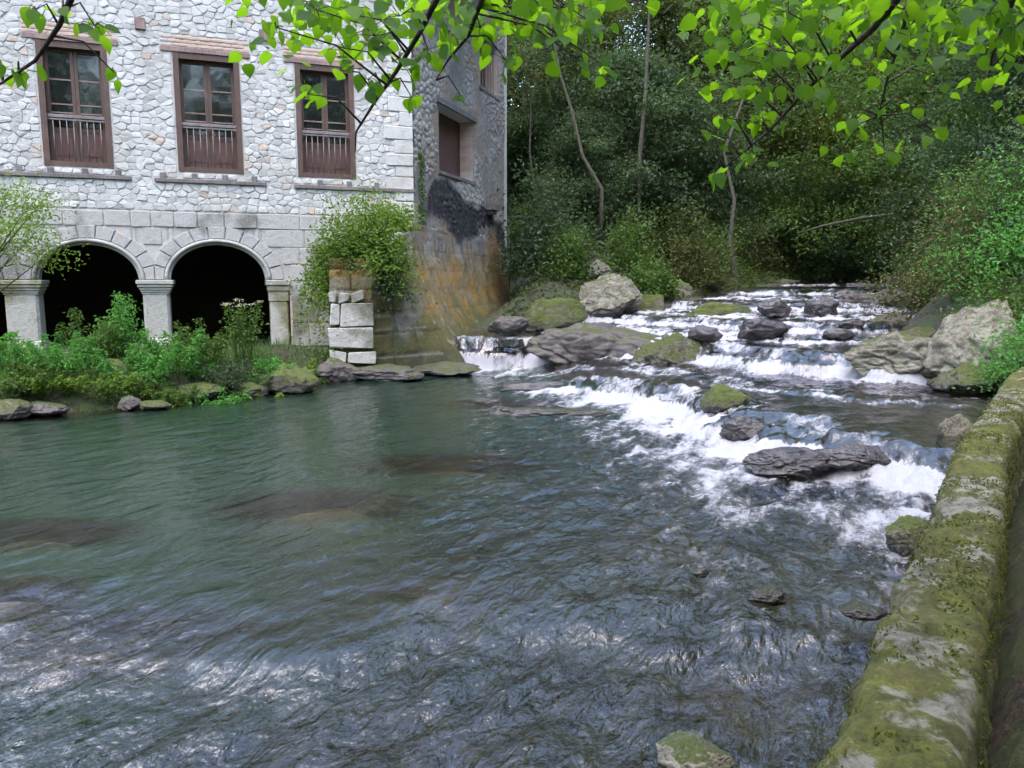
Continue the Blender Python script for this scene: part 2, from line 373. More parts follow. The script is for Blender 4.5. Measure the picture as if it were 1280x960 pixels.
# terrain sheet
xs = axis([(-60, -26, 2.0), (-26, -9, .35), (-9, 13, .12), (13, 26, .35), (26, 90, 2.0)]); ys = axis([(-40, -4, 1.5), (-4, 2, .3), (2, 30, .12), (30, 45, .5), (45, 120, 3.0)])
X, Y = np.meshgrid(xs, ys); Z = terrain(X, Y)
lv0 = water(X, Y)[0]; dl = xl(Y) - X; dr = X - xr(Y); inr = (np.minimum(-dl, -dr) > 0).astype(float); lrock = sstep(.05, .5, Z + .35) * inr * sstep(.0, .35, lv0)
t = NT('ground_and_bed'); p = t.pos(); a = t.attr('bed'); n1 = t.noise(p, 2.2, 6, .65); n2 = t.noise(p, 14, 6, .7); v = t.n('TexVoronoi', Vector=p, Scale=7.0, Randomness=1.0)
vs = t.n('SeparateColor', Color=v.outputs['Color']).outputs[0]
bedc = t.mix(vs, t.mix(n1, (.022, .016, .007), (.075, .055, .024)), t.mix(n1, (.06, .046, .022), (.15, .118, .06)))
bedc = t.mix(t.ramp(n2, .5, .7, 0, .6), bedc, (.05, .055, .018))
soil = t.mix(t.ramp(n2, .35, .7), (.022, .017, .012), (.075, .06, .04)); soil = t.mix(t.ramp(n1, .40, .56, 0, .85), soil, (.038, .058, .014))
bedc = t.mix(t.attr('ledge'), bedc, t.mix(t.ramp(n2, .35, .65), (.018, .016, .019), (.075, .066, .07)))
t.P(Base_Color=t.mix(a, soil, bedc), Roughness=.8, Normal=t.bump(t.math('ADD', n2, t.math('MULTIPLY', v.outputs[0], .8)), .8, .05))
ter = obj('ground', mesh('ground', np.stack([X, Y, Z], -1).reshape(-1, 3), grid_faces(len(ys), len(xs)), t.m, True, dict(bed=inr.ravel(), ledge=lrock.ravel())))
tag(ter, 'brown soil banks, hillside and stony river bed', kind='structure')

# ------------------------------------------------------------------ water
xs = axis([(-24, -10, .25), (-10, 9, .04), (9, 22, .12)]); ys = axis([(-6, 2, .25), (2, 9, .032), (9, 20.5, .05), (20.5, 30, .1), (30, 44, .4)])
X, Y = np.meshgrid(xs, ys)
Lv, foam, steep, rough = water(X, Y)
fa = math.atan2(.9, .45)                              # flow runs towards the camera's left
U = X * math.cos(fa) + Y * math.sin(fa); Vv = -X * math.sin(fa) + Y * math.cos(fa)
w1 = fbm(np.stack([U * 1.6, Vv * 3.2, np.zeros_like(U)], -1), 3); w2 = fbm(np.stack([U * 4.2, Vv * 8.5, np.ones_like(U) * 3], -1), 3)
w3 = 1 - np.abs(fbm(np.stack([X * 2.8, Y * 2.8, np.ones_like(U) * 7], -1), 4))
lowf = sstep(.02, -.10, Lv)                           # broken water below the first crest
rif = sstep(-1.6, .9, X - .10 * (Y - 7) + 1.1 * f2(X, Y, .5, 3, 61)) * (Lv < .12); rif = np.maximum(rif * .8, lowf)
amp = .018 + .040 * np.maximum(lowf, .6 * rif) + .045 * np.clip(foam + steep, 0, 1)
chop = sstep(.15, .6, foam)
Zw = Lv + amp * (w1 * 1.1 + w2 * .22) + chop * .05 * (w3 - .75) + steep * .03 * w2
bed = terrain(X, Y); dl = xl(Y) - X; dr = X - xr(Y)
depth = np.clip(Zw - bed, 0, 1.2)
streak = fbm(np.stack([U * 1.1, Vv * 4.5, np.full_like(U, 12.0)], -1), 4)
fo = foam * (.75 + .5 * w3 + .55 * streak) + steep * (.80 + .55 * fbm(np.stack([X * 5, Y * 5, Lv * .6], -1), 3))
fo = fo + .22 * sstep(.25, .6, streak) * sstep(9, 14, Y) * (Lv < .1) * sstep(-4.0, -.5, X)
fo = fo + .30 * sstep(-.1, .5, streak) * sstep(.55, .8, Lv)
fo = fo + rif * (.08 + .40 * streak + .25 * (w3 - .8)) - .02
keep = (np.minimum(-dl, -dr) > -.45)
V = np.stack([X, Y, Zw], -1).reshape(-1, 3); F = grid_faces(len(ys), len(xs)); F = F[keep.ravel()[F].any(1)]
ids = np.unique(F); mp = np.zeros(len(V), int); mp[ids] = np.arange(len(ids))
t = NT('river_water'); p = t.pos(); fw = t.attr('foam'); dpn = t.attr('depth'); ch = t.attr('chop')
pf = t.scale(p, (1, 1, 1), (0, 0, -fa))
n1 = t.noise(t.scale(pf, (3.0, 6.0, 2)), 1.0, 4, .52, .35); n2 = t.noise(t.scale(pf, (11, 21, 9)), 1.0, 4, .58, .25); nf = t.noise(t.scale(pf, (4.5, 12, 4)), 1.0, 8, .68, .8); ns = t.noise(t.scale(p, (11, 11, 1.6)), 1.0, 7, .7)
hgt = t.math('ADD', t.math('MULTIPLY', n1, 1.0), t.math('MULTIPLY', n2, .30))
nrm = t.n('Bump', Height=hgt, Strength=t.math('ADD', .6, t.math('MULTIPLY', ch, .4)), Distance=t.math('ADD', .04, t.math('MULTIPLY', ch, .05))).outputs[0]
fr = t.n('Fresnel', IOR=1.75, Normal=nrm).outputs[0]
murk = t.ramp(dpn, .08, .85, .03, .85)
bodyc = t.mix(t.ramp(dpn, .15, .6), (.018, .018, .012), (.016, .036, .024))
dif = t.n('BsdfDiffuse', Color=bodyc); tra = t.n('BsdfTransparent', Color=t.mix(t.ramp(dpn, 0, .5), (.92, .93, .90), (.45, .62, .48)))
body = t.n('MixShader', i0=murk, i1=tra, i2=dif)
glo = t.n('BsdfGlossy', Color=(1, .95, 1), Roughness=.02, Normal=nrm)
wat = t.n('MixShader', i0=fr, i1=body, i2=glo)
ff = t.math('ADD', fw, t.math('MULTIPLY', t.math('SUBTRACT', t.math('ADD', nf, t.math('MULTIPLY', t.math('SUBTRACT', ns, .5), .6)), .5), 1.5))
ffac = t.ramp(ff, .45, 1.25, 0, .96)
fbs = t.n('BsdfDiffuse', Color=(.52, .52, .57), Normal=t.bump(t.math('ADD', nf, ns), .8, .05)); ftr = t.n('BsdfTranslucent', Color=(.52, .52, .57)); fsh = t.n('MixShader', i0=.25, i1=fbs, i2=ftr)
allw = t.n('MixShader', i0=ffac, i1=wat, i2=fsh); t.t.links.new(allw.outputs[0], t.out.inputs[0])
wo = obj('water', mesh('water', V[ids], mp[F], t.m, True, dict(foam=fo.ravel()[ids], depth=depth.ravel()[ids], chop=np.clip(rif + chop, 0, 1).ravel()[ids])))
tag(wo, 'clear river water with white foaming cascades', kind='structure')

# ------------------------------------------------------------------ rocks
_ico = {}
def ico(sub):
    if sub not in _ico:
        bm = bmesh.new(); bmesh.ops.create_icosphere(bm, subdivisions=sub, radius=1); bm.verts.ensure_lookup_table()
        _ico[sub] = (np.array([v.co for v in bm.verts]), np.array([[v.index for v in f.verts] for f in bm.faces])); bm.free()
    return _ico[sub]
def rock(name, loc, dims, mat, seed, rot=0, sub=5, facets=12, rough=.17, tilt=(0, 0), strata=0.0, wet=None, parent=None):
    D, F = ico(sub); r = np.random.default_rng(seed)
    facets = facets * 2; N = r.normal(size=(facets, 3)); N /= np.linalg.norm(N, axis=1)[:, None]; h = np.concatenate([r.uniform(.62, .9, facets // 3), r.uniform(.8, 1.0, facets - facets // 3)])
    dot = D @ N.T; rad = np.where(dot > .05, h / np.maximum(dot, .05), 9).min(1); rad = np.minimum(rad, 1.12)
    V = D * rad[:, None]
    V = V * (1 + rough * fbm(V * 1.6 + seed * 3.1, 5, .55) + .045 * fbm(V * 4 + seed, 5, .6) - .09 * np.clip(.07 - np.abs(perlin(V * 1.7 + seed * 7)), 0, 1) / .07 - .05 * np.clip(.06 - np.abs(perlin(V * 3.4 + seed * 5)), 0, 1) / .06)[:, None]
    V = V * np.asarray(dims) / 2
    if strata:
        q = V @ np.array([.35, .25, .9]); V[:, :2] *= (1 + strata * np.sign(np.sin(q * 11 + seed)) * .5 + strata * .6 * perlin(np.stack([q * 7, q * 0, q * 0 + seed], -1)))[:, None]
    R = Matrix.Rotation(rot, 3, 'Z') @ Matrix.Rotation(tilt[0], 3, 'X') @ Matrix.Rotation(tilt[1], 3, 'Y'); V = V @ np.array(R).T
    o = obj(name, mesh(name, V, F, mat, True, None), parent, loc)
    wz = np.zeros(len(V))
    if wet is not None:
        wz = 1 - sstep(wet - .06, wet + .10, V[:, 2] + loc[2] + .07 * perlin(V * 5 + seed))
    at = o.data.attributes.new('wet', 'FLOAT', 'POINT'); at.data.foreach_set('value', wz.astype(np.float32))
    return o
def prock(px, py, wpx, hpx, lev, mat, seed, label, depthf=.8, sink=.25, wetup=.12, name='boulder', dy=0.0, **kw):
    """a rock whose base centre was measured at (px, py) on level lev, wpx wide and hpx tall there"""
    q = gp(px, py, lev); s = q[1] / 960; w, h = wpx * s, hpx * s; dd = w * depthf
    o = rock(name, (q[0], q[1] + dd * .35 + dy, lev + h * .5 - sink * h * .5), (w * 1.08, dd, h * (1 + sink) * 1.08), mat, seed, wet=None if wetup is None else lev + wetup, **kw)
    return tag(o, label, 'rock')
R_ = MAT
prock(762, 466, 190, 58, .0, R_['rock_dark'], 11, 'long dark flat-topped ledge rock between the two small waterfalls', .5, sub=6, dy=-.9)
prock(728, 471, 80, 36, .0, R_['rock_green'], 12, 'green mossy boulder below the flat ledge rock', .7, name='mossy_boulder', sub=6)
prock(850, 472, 90, 50, .15, R_['rock_moss'], 13, 'rounded pale mossy boulder between waterfall and the wide chute', .8, name='mossy_boulder', sub=6)
prock(908, 517, 62, 34, .2, R_['rock_green'], 14, 'small moss-capped rock with white water on both sides', .8, name='mossy_boulder')
prock(990, 588, 120, 24, .1, R_['rock_wet'], 15, 'dark wet rock splitting the foaming near ledge', .7, wetup=.5, sink=.5, sub=6)
prock(1080, 582, 110, 22, .12, R_['rock_wet'], 16, 'dark wet rock under the near ledge beside the quiet right pool', .7, wetup=.5, sink=.5, sub=6)
prock(940, 545, 60, 24, .12, R_['rock_wet'], 17, 'wet dark stone below the moss-capped rock', .8, wetup=.45, sink=.5)
prock(1203, 575, 48, 58, .1, R_['rock_pale'], 18, 'pale rounded block against the mossy river wall', .9, sub=6, wetup=.1)
prock(1148, 698, 62, 50, 0, R_['rock_bank'], 19, 'rough grey lichened stone at the foot of the mossy wall', .9, wetup=.05, sub=6)
prock(965, 756, 52, 18, -.02, R_['rock_dark'], 20, 'low dark stone breaking the shallow water', .8, wetup=.2)
prock(878, 722, 22, 10, 0, R_['rock_dark'], 21, 'tiny dark stone tip in the shallows', .9, wetup=.2, sub=4)
prock(868, 975, 100, 40, -.13, R_['rock_pale'], 22, 'pale flat stone at the edge of the near rapids', .8, wetup=.0)
prock(1085, 776, 60, 14, -.02, R_['rock_dark'], 23, 'dark stone touching the wall in the shallow rapids', .8, wetup=.2)
prock(1168, 480, 190, 62, .46, R_['rock_pale'], 31, 'large fractured pale rock outcrop under the bright bushes', .75, sink=.35, sub=6, rough=.16, facets=22, name='rock_outcrop', wetup=.05)
prock(1242, 490, 120, 118, .46, R_['rock_pale'], 32, 'tall white cliff rock leaning above the mossy wall end', .8, sink=.3, sub=6, rough=.15, facets=20, name='rock_outcrop', wetup=None)
prock(1120, 468, 105, 52, .46, R_['rock_bank'], 33, 'brown tilted slab at the water side of the pale outcrop', .7, sub=6, strata=.04, tilt=(.2, -.35), name='rock_slab')
prock(1105, 470, 60, 30, .46, R_['rock_green'], 34, 'green mossy stone at the tip of the tilted slab', .7, name='mossy_boulder')
prock(1232, 492, 100, 40, .46, R_['rock_bank'], 35, 'low broken stone between outcrop and wall end', .8, sub=5, strata=.1, name='rock_slab')
prock(762, 397, 100, 50, 1.1, R_['rock_pale'], 41, 'big pale bank boulder with a mossy foot', .7, sub=6, wetup=.1, name='bank_boulder')
tag(rock('bank_boulder', tuple(dp(742, 340, 23.2)), (1.2, 1.0, .7), R_['rock_pale'], 42), 'small pale boulder lying above the big bank boulder', 'rock')
prock(838, 390, 60, 42, 1.15, R_['rock_bank'], 43, 'grey bank boulder upstream of the big pale one', .8, name='bank_boulder')
prock(795, 404, 90, 36, .9, R_['rock_green'], 44, 'green mossy hump in front of the big pale boulder', .6, name='mossy_boulder')
prock(905, 405, 90, 24, 1.0, R_['rock_green'], 45, 'low green rock island under the upper cascade', .6, name='mossy_boulder')
prock(694, 412, 80, 36, .9, R_['rock_green'], 46, 'mossy bank rock below the blue-green bush', .6, name='bank_boulder')
prock(632, 416, 50, 22, .9, R_['rock_dark'], 47, 'dark damp rock between buttress and left waterfall', .6, name='bank_boulder')
prock(972, 396, 40, 22, 1.25, R_['rock_wet'], 48, 'square dark rock splitting the upper cascade', .8, wetup=.4)
prock(1030, 396, 44, 22, 1.25, R_['rock_wet'], 49, 'pointed dark rock veiled by the upper cascade', .8, wetup=.4)
prock(955, 422, 66, 22, .95, R_['rock_wet'], 50, 'wet black hump above the white curtain fall', .7, wetup=.4)
prock(1090, 388, 84, 18, 1.3, R_['rock_dark'], 51, 'long low dark slab beside the upper cascade', .6, wetup=.15)
prock(1068, 458, 70, 30, .46, R_['rock_wet'], 59, 'wet dark rock at the right end of the white curtain fall', .7, wetup=.6, sink=.5)
prock(1085, 364, 50, 12, 1.75, R_['rock_dark'], 52, 'dark stone at the head of the cascades', .7, wetup=.15)
prock(945, 362, 66, 26, 1.7, R_['rock_dark'], 53, 'dark bank rock at the bend under the trees', .7, name='bank_boulder')
prock(1120, 415, 70, 24, .95, R_['rock_dark'], 54, 'dark slab along the right side of the middle cascade', .6)
prock(1130, 382, 60, 22, 1.4, R_['rock_dark'], 55, 'dark stone under the overhanging right bank', .7)
prock(690, 490, 130, 14, .0, R_['rock_wet'], 56, 'flat dark sill awash below the left waterfalls', .35, wetup=.3, sink=.5)
prock(690, 522, 170, 12, -.03, R_['rock_dark'], 57, 'brown flat sill just awash in the pool', .3, wetup=.2, sink=.7)
prock(625, 462, 46, 26, .0, R_['rock_wet'], 58, 'black rock behind the left waterfall', .5, wetup=.8)
for k, (px, py, w, h, lv, m) in enumerate([(905, 378, 34, 14, 1.3, 'rock_dark'), (1062, 375, 36, 12, 1.55, 'rock_wet'), (1010, 366, 30, 10, 1.65, 'rock_dark'), (1130, 358, 40, 12, 1.85, 'rock_dark'), (985, 358, 40, 10, 1.85, 'rock_dark'), (1050, 424, 40, 14, .95, 'rock_wet'), (885, 425, 40, 18, .9, 'rock_wet'), (1065, 410, 36, 12, 1.1, 'rock_wet')]):
    tag(prock(px, py, w, h, lv, R_[m], 70 + k, 'small dark stone breaking the upper cascade', .8, wetup=.2, sub=4, sink=.4, name='cascade_stone'), group='stones in the upper cascade')
# stones along the left bank below the arches
for k, (px, py, w, h, m, lab) in enumerate([
    (20, 520, 46, 22, 'rock_bank', 'grey bank stone at the far end of the arcade shore'), (62, 516, 44, 16, 'rock_dark', 'dark low stone beside the grey bank stone'),
    (120, 503, 90, 40, 'rock_green', 'broad yellow-green moss cushion on a bank rock'), (178, 500, 60, 24, 'rock_green', 'bright moss-topped stone right of the broad cushion'),
    (165, 509, 28, 14, 'rock_dark', 'black wet stone at the water edge under the moss'), (195, 509, 34, 10, 'rock_bank', 'flat grey stone at the water edge'),
    (360, 489, 54, 26, 'rock_green', 'moss hump beside the buttress landing'), (395, 470, 50, 12, 'rock_pale', 'pale flat slab at the buttress landing'),
    (250, 497, 60, 18, 'rock_bank', 'long mossy bank stone below the middle column'), (310, 493, 50, 14, 'rock_bank', 'low brown bank stone below the near arch herbs'),
    (420, 474, 50, 22, 'rock_dark', 'dark earth-stained stone at the buttress corner'), (480, 474, 90, 16, 'rock_dark', 'flat dark footing stone along the mossy buttress'), (555, 468, 80, 12, 'rock_dark', 'low dark footing stone at the end of the buttress')]):
    prock(px, py, w * (1.25 if m == 'rock_green' else 1.05), h * (1.35 if m == 'rock_green' else 1.1), .02, R_[m], 90 + k, lab, .8, wetup=.04, name='bank_stone', sub=5, dy=-.25)


# ------------------------------------------------------------------ the mill building
ang_f = math.atan2(FD[1], FD[0])
# local frame of the facade: x = -u (towards the corner), y = inwards, z = up, origin at the corner
mill = empty('mill_building', (BO[0], BO[1], 0), ang_f)
tag(mill, 'old white rubble stone mill with arched arcade and brown windows above the river', 'building')
UMAX, ZT = 12.0, 10.6
WINS = [(6.47, 7.76), (3.87, 5.21), (1.38, 2.69), (8.95, 10.25)]; WZ0, WZ1 = 4.45, 6.94
ARCH = [(4.5, 1.05, .83), (7.08, 1.0, .80), (9.75, 1.02, .80)]       # centre u, half width, rise
SPR = 2.1; TH = .55
# core wall: strips between openings, recessed mortar face at y = 0
cw = MB()
cuts = sorted([0.0, UMAX] + [a for w in WINS for a in w])
for a, b in zip(cuts[:-1], cuts[1:]):
    iswin = any(abs(a - w[0]) < 1e-6 for w in WINS)
    if iswin: cw.box((-b, 0, 3.6), (-a, TH, WZ0)); cw.box((-b, 0, WZ1), (-a, TH, ZT))
    else: cw.box((-b, 0, 3.6), (-a, TH, ZT))
facade = cw.build('facade_wall', MAT['mortar'], mill)
# lower wall over the arches
us = sorted(set([0, 2.98, UMAX] + [c + h * math.sin(q) for c, h, r in ARCH for q in np.linspace(-math.pi / 2, math.pi / 2, 33)]))
def zlow(u):
    for c, h, r in ARCH:
        if abs(u - c) < h - 1e-6: return SPR + r * math.sqrt(max(0, 1 - ((u - c) / h) ** 2))
    return SPR if u > 2.98 - 1e-6 else .2
lw = MB()
for a, b in zip(us[:-1], us[1:]):
    m = (a + b) / 2; za = zlow(a) if a >= 2.98 else .2; zb = zlow(b) if b > 2.98 else .2
    if m > 2.98 and m < 3.45: za = zb = SPR
    if m < 2.98: za = zb = .2
    V = [(-a, 0, za), (-b, 0, zb), (-b, TH, zb), (-a, TH, za), (-a, 0, 3.598), (-b, 0, 3.598), (-b, TH, 3.598), (-a, TH, 3.598)]
    lw.add(V, [(1, 0, 3, 2), (4, 5, 6, 7), (0, 1, 5, 4), (2, 3, 7, 6)] + ([(3, 0, 4, 7)] if a == 0 else []))
lower = lw.build('arcade_wall', MAT['ashlar'], mill)

# rubble stones: irregular cells with recessed joints
def clip(poly, n, d):       # keep points with p.n <= d
    out = []
    for i in range(len(poly)):
        a, b = poly[i], poly[(i + 1) % len(poly)]; da, db = a @ n - d, b @ n - d
        if da <= 0: out.append(a)
        if (da < 0 < db) or (db < 0 < da): out.append(a + (b - a) * (da / (da - db)))
    return out
def stone_mesh(poly, gap, out, r, rot=None):
    P = np.array(poly); c = P.mean(0); k = len(P)
    # pull in by the joint, then soften the corners
    dvec = P - c; L = np.linalg.norm(dvec, axis=1)[:, None]; P = c + dvec * np.maximum(.2, (L - gap * 1.15) / np.maximum(L, 1e-6))
    Q = []
    for i in range(k):
        a, b, d = P[i - 1], P[i], P[(i + 1) % k]; f = r.uniform(.07, .22); Q += [b + (a - b) * f, b + (d - b) * f]
    Q = np.array(Q); n = len(Q); c = Q.mean(0)
    Q = Q + r.normal(0, .006, Q.shape)
    o1 = out * r.uniform(.45, .75); In = c + (Q - c) * .87
    slope = r.normal(0, .05, 2); h2 = out * r.uniform(.8, 1.1) + (In - c) @ slope
    V = [(-q[0], .02, q[1]) for q in Q] + [(-q[0], -o1 * r.uniform(.8, 1.2), q[1]) for q in Q] + [(-q[0], -hh * r.uniform(.92, 1.1), q[1]) for q, hh in zip(In, h2)] + [(-c[0], -out * r.uniform(.95, 1.35), c[1])]
    F4 = [(i, (i + 1) % n, n + (i + 1) % n, n + i) for i in range(n)] + [(n + i, n + (i + 1) % n, 2 * n + (i + 1) % n, 2 * n + i) for i in range(n)]
    F3 = [(2 * n + i, 2 * n + (i + 1) % n, 3 * n) for i in range(n)]
    return np.array(V), [np.array(F4), np.array(F3)]
rs = np.random.default_rng(21)
AX = 1.45
pts = []
cell = .20
zrow = 3.62
row = 0
while zrow < ZT:
    u = 0.12 + rs.uniform(0, .2)
    stepz = cell / AX * rs.uniform(.8, 1.15)
    while u < UMAX:
        pts.append((u + rs.normal(0, .035), zrow + stepz / 2 + rs.normal(0, .028))); u += cell * rs.choice([.72, .9, 1.05, 1.35], p=[.25, .35, .25, .15])
    zrow += stepz; row += 1
pts = np.array(pts)
rects = [(a - .16, b + .16, WZ0 - .05, WZ1 + .30) for a, b in WINS]          # openings with their trim
rects = [(a - .03, b + .03, WZ0 - .04, WZ1 + .0) for a, b in WINS] + [(a - .24, b + .24, WZ1 - .001, WZ1 + .36) for a, b in WINS]
rects += [(6.1, 9.0, 4.2, 4.31), (3.35, 5.75, 4.2, 4.31), (-.1, 2.85, 4.18, 4.29)]
def inrect(q, r): return r[0] < q[0] < r[1] and r[2] < q[1] < r[3]
pts = np.array([q for q in pts if not any(inrect(q, r) for r in rects)])
quoin = []                                                        # corner blocks at the right end
z = 3.62; k = 0
while z < ZT - .3:
    h = rs.uniform(.26, .44); quoin.append((0.0, [.62, .38][k % 2] + rs.uniform(-.06, .1), z, z + h)); z += h; k += 1
sp = pts * [1, AX]
cells = []
for i, q in enumerate(pts):
    if any(a < q[0] < b and c < q[1] < d for a, b, c, d in quoin): continue
    d2 = ((sp - sp[i]) ** 2).sum(1); nb = np.argsort(d2)[1:15]
    poly = [q + np.array(v) for v in ((-.4, -.3), (.4, -.3), (.4, .3), (-.4, .3))]
    for j in nb:
        n = (pts[j] - q) * [1, AX * AX]; mid = (pts[j] + q) / 2; poly = clip(poly, n, mid @ n)
    for a, b, c, d in rects + quoin:
        P = np.array(poly)
        if len(P) < 3 or P[:, 0].max() < a or P[:, 0].min() > b or P[:, 1].max() < c or P[:, 1].min() > d: continue
        opt = [(a - q[0], (np.array([1.0, 0]), a)), (q[0] - b, (np.array([-1.0, 0]), -b)), (c - q[1], (np.array([0, 1.0]), c)), (q[1] - d, (np.array([0, -1.0]), -d))]
        s, (n, dd) = max(opt, key=lambda o: o[0])
        if s > 0: poly = clip(poly, n, dd)
    poly = clip(poly, np.array([0, -1.0]), -3.605)
    if len(poly) >= 3:
        P = np.array(poly); ar = abs(sum(P[i - 1][0] * P[i][1] - P[i][0] * P[i - 1][1] for i in range(len(P)))) / 2
        if ar > .006: cells.append((ar, P.mean(0), poly))
vis = sorted([c for c in cells if -.1 < c[1][0] < 8.6 and c[1][1] < 8.1 + .06 * (8 - c[1][0])], key=lambda c: -c[0])
single = set(id(c) for c in vis[:270])
rest = MB()
for c in cells:
    V, F = stone_mesh(c[2], .008, rs.uniform(.006, .024), rs)
    if id(c) in single: obj('stone', mesh('stone', V, F, MAT['rubble'], False), facade)
    else:
        for f in F: pass
        n0 = rest.n; rest.v.append(V); rest.n += len(V)
        for f in F: rest.f.setdefault(f.shape[1], []).extend((f + n0).tolist())
ro = rest.build('rubble_stones', MAT['rubble'], facade, False); ro['kind'] = 'stuff'
def block(name, u0, u1, z0, z1, out, mat, parent, g=.008, jit=.006):
    r = rs
    poly = [np.array(v) + r.normal(0, jit, 2) for v in ((u0, z0), (u1, z0), (u1, z1), (u0, z1))]
    P = np.array(poly); c = P.mean(0); Q = []
    P = P + np.sign(c - P) * g
    for i in range(4):
        a, b, d = P[i - 1], P[i], P[(i + 1) % 4]; e1 = (a - b) / np.linalg.norm(a - b); e2 = (d - b) / np.linalg.norm(d - b); Q += [b + e1 * .02, b + e2 * .02]
    Q = np.array(Q); n = 8; In = Q + np.sign(c - Q) * .014
    V = [(-q[0], .03, q[1]) for q in Q] + [(-q[0], -out * .7, q[1]) for q in Q] + [(-q[0], -out * r.uniform(.9, 1.1), q[1]) for q in In]
    F = [np.array([(i, (i + 1) % n, n + (i + 1) % n, n + i) for i in range(n)] + [(n + i, n + (i + 1) % n, 2 * n + (i + 1) % n, 2 * n + i) for i in range(n)]), np.array([list(range(16, 24))])]
    return obj(name, mesh(name, np.array(V), F, mat, False), parent)
for a, b, c, d in quoin: block('quoin_block', a + .0, b, c, d, rs.uniform(.03, .05), MAT['rubble'], facade)
# ashlar course above the arches, and blocks between arches and buttress
u = .1
while u < UMAX - .4:
    w = rs.uniform(.38, .95); block('ashlar_block', u, min(u + w, UMAX), 3.24, 3.585, rs.uniform(.02, .035), MAT['ashlar'], lower); u += w
for z0, z1 in [(2.84, 3.24), (2.45, 2.84), (2.08, 2.45), (1.62, 2.08), (1.1, 1.62), (.55, 1.1)]:
    u = .05 + rs.uniform(0, .3); lim = 2.95 - (.0 if z0 < 2.2 else .0)
    lim = {2.84: 3.45, 2.45: 3.1}.get(z0, 2.95)
    while u < lim - .1:
        w = rs.uniform(.4, .8); e = min(u + w, lim)
        if lim - e < .25: e = lim
        block('ashlar_block', u, e, z0, z1, rs.uniform(.012, .03), MAT['ashlar'], lower); u = e
for u0, u1, z0, z1 in [(5.62, 6.0, 2.86, 3.235), (8.18, 8.62, 2.86, 3.235)]: block('ashlar_block', u0, u1, z0, z1, .02, MAT['ashlar'], lower)
# arches: voussoirs, a moulded rim, columns with capitals
piers = [3.05, 5.81, 8.36, 10.95]
for ai, (c, h, r) in enumerate(ARCH):
    lo, hi = piers[ai], piers[ai + 1]
    rim = MB(); P = []
    for q in np.linspace(0, math.pi, 33): P.append((-(c + (h + .035) * math.cos(q)), -.03, SPR + (r + .035) * math.sin(q)))
    rim.tube(P, .042, 8)
    P2 = [(-(c + (h - .01) * math.cos(q)), .05, SPR + (r - .01) * math.sin(q)) for q in np.linspace(0, math.pi, 33)]
    rim.tube(P2, .05, 8)
    ar = rim.build('arch_moulding', MAT['ashlar'], mill, True)
    nv = 11; e = np.linspace(0, math.pi, nv + 1)
    for k in range(nv):
        qq = np.linspace(e[k] + .012, e[k + 1] - .012, 4)
        inn = [(c + (h + .085) * math.cos(q), SPR + (r + .085) * math.sin(q)) for q in qq]
        ow = rs.uniform(.33, .36)
        outr = [(min(hi - .008, max(lo + .008, c + (h + ow) * math.cos(q))), SPR + (r + ow) * math.sin(q)) for q in qq]
        ring = inn + outr[::-1]; n = len(ring); d = rs.uniform(.035, .05); cc = np.mean(ring, 0)
        V = [(-a, .02, b) for a, b in ring] + [(-a, -d * .75, b) for a, b in ring] + [(-(cc[0] + (a - cc[0]) * .93), -d, cc[1] + (b - cc[1]) * .95) for a, b in ring]
        F4 = [(i, (i + 1) % n, n + (i + 1) % n, n + i) for i in range(n)] + [(n + i, n + (i + 1) % n, 2 * n + (i + 1) % n, 2 * n + i) for i in range(n)]
        top = [(2 * n + i, 2 * n + i + 1, 2 * n + n - 2 - i, 2 * n + n - 1 - i) for i in range(3)]
        obj('voussoir', mesh('voussoir', np.array(V), np.array(F4 + top), MAT['ashlar']), ar)
def column(u0, u1, zb, wide=.0):
    co = MB(); co.box((-u1, -.02, zb), (-u0, TH + .02, 1.84), .05); col = co.build('column', MAT['pier'], mill)
    cp = MB()
    for dz0, dz1, e in [(1.80, 1.84, .012), (1.84, 1.89, .03), (1.89, 1.95, .055), (1.95, 2.02, .085), (2.02, 2.1, .11)]:
        cp.box((-u1 - e, -.02 - e, dz0), (-u0 + e, TH + .02 + e, dz1 - .001), .012)
    cp.build('capital', MAT['pier'], col)
    bs = MB(); bs.box((-u1 - .07, -.1, zb - .35), (-u0 + .07, TH + .1, zb + .06), .03); bs.box((-u1 - .03, -.05, zb + .06), (-u0 + .03, TH + .05, zb + .13), .03); bs.build('column_base', MAT['pier'], col)
column(5.55, 6.08, .70); column(8.07, 8.68, .70); column(10.77, 11.2, .70)
jm = MB(); jm.box((-3.44, -.03, 1.62), (-3.0, TH, 1.86), .02); jm.box((-3.42, -.02, .3), (-3.02, TH, 1.62), .03); jm.box((-3.46, -.05, 1.86), (-2.98, TH, 1.99), .02); jm.box((-3.50, -.08, 1.99), (-2.96, TH, 2.099), .02)
jm.build('arch_jamb', MAT['pier'], mill)
# dark vaulted room behind the arcade
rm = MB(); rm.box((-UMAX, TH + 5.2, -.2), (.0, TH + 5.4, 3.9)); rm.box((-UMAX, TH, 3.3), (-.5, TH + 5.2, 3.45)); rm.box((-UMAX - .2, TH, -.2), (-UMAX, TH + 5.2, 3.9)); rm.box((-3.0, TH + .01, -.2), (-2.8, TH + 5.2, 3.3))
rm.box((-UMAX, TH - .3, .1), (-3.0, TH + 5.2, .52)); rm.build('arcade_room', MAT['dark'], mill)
# rooms behind the windows and the closed back
bk = MB(); bk.box((-UMAX, TH + .9, 3.5), (-.9, TH + 1.0, ZT)); bk.box((-UMAX, TH + .001, 3.46), (-.6, TH + .9, 3.55)); bk.box((-UMAX - .2, .0, 3.46), (-UMAX, 9, ZT)); bk.box((-UMAX, 8.8, -.2), (-.5, 9, ZT)); bk.build('inner_wall', MAT['dark'], mill)

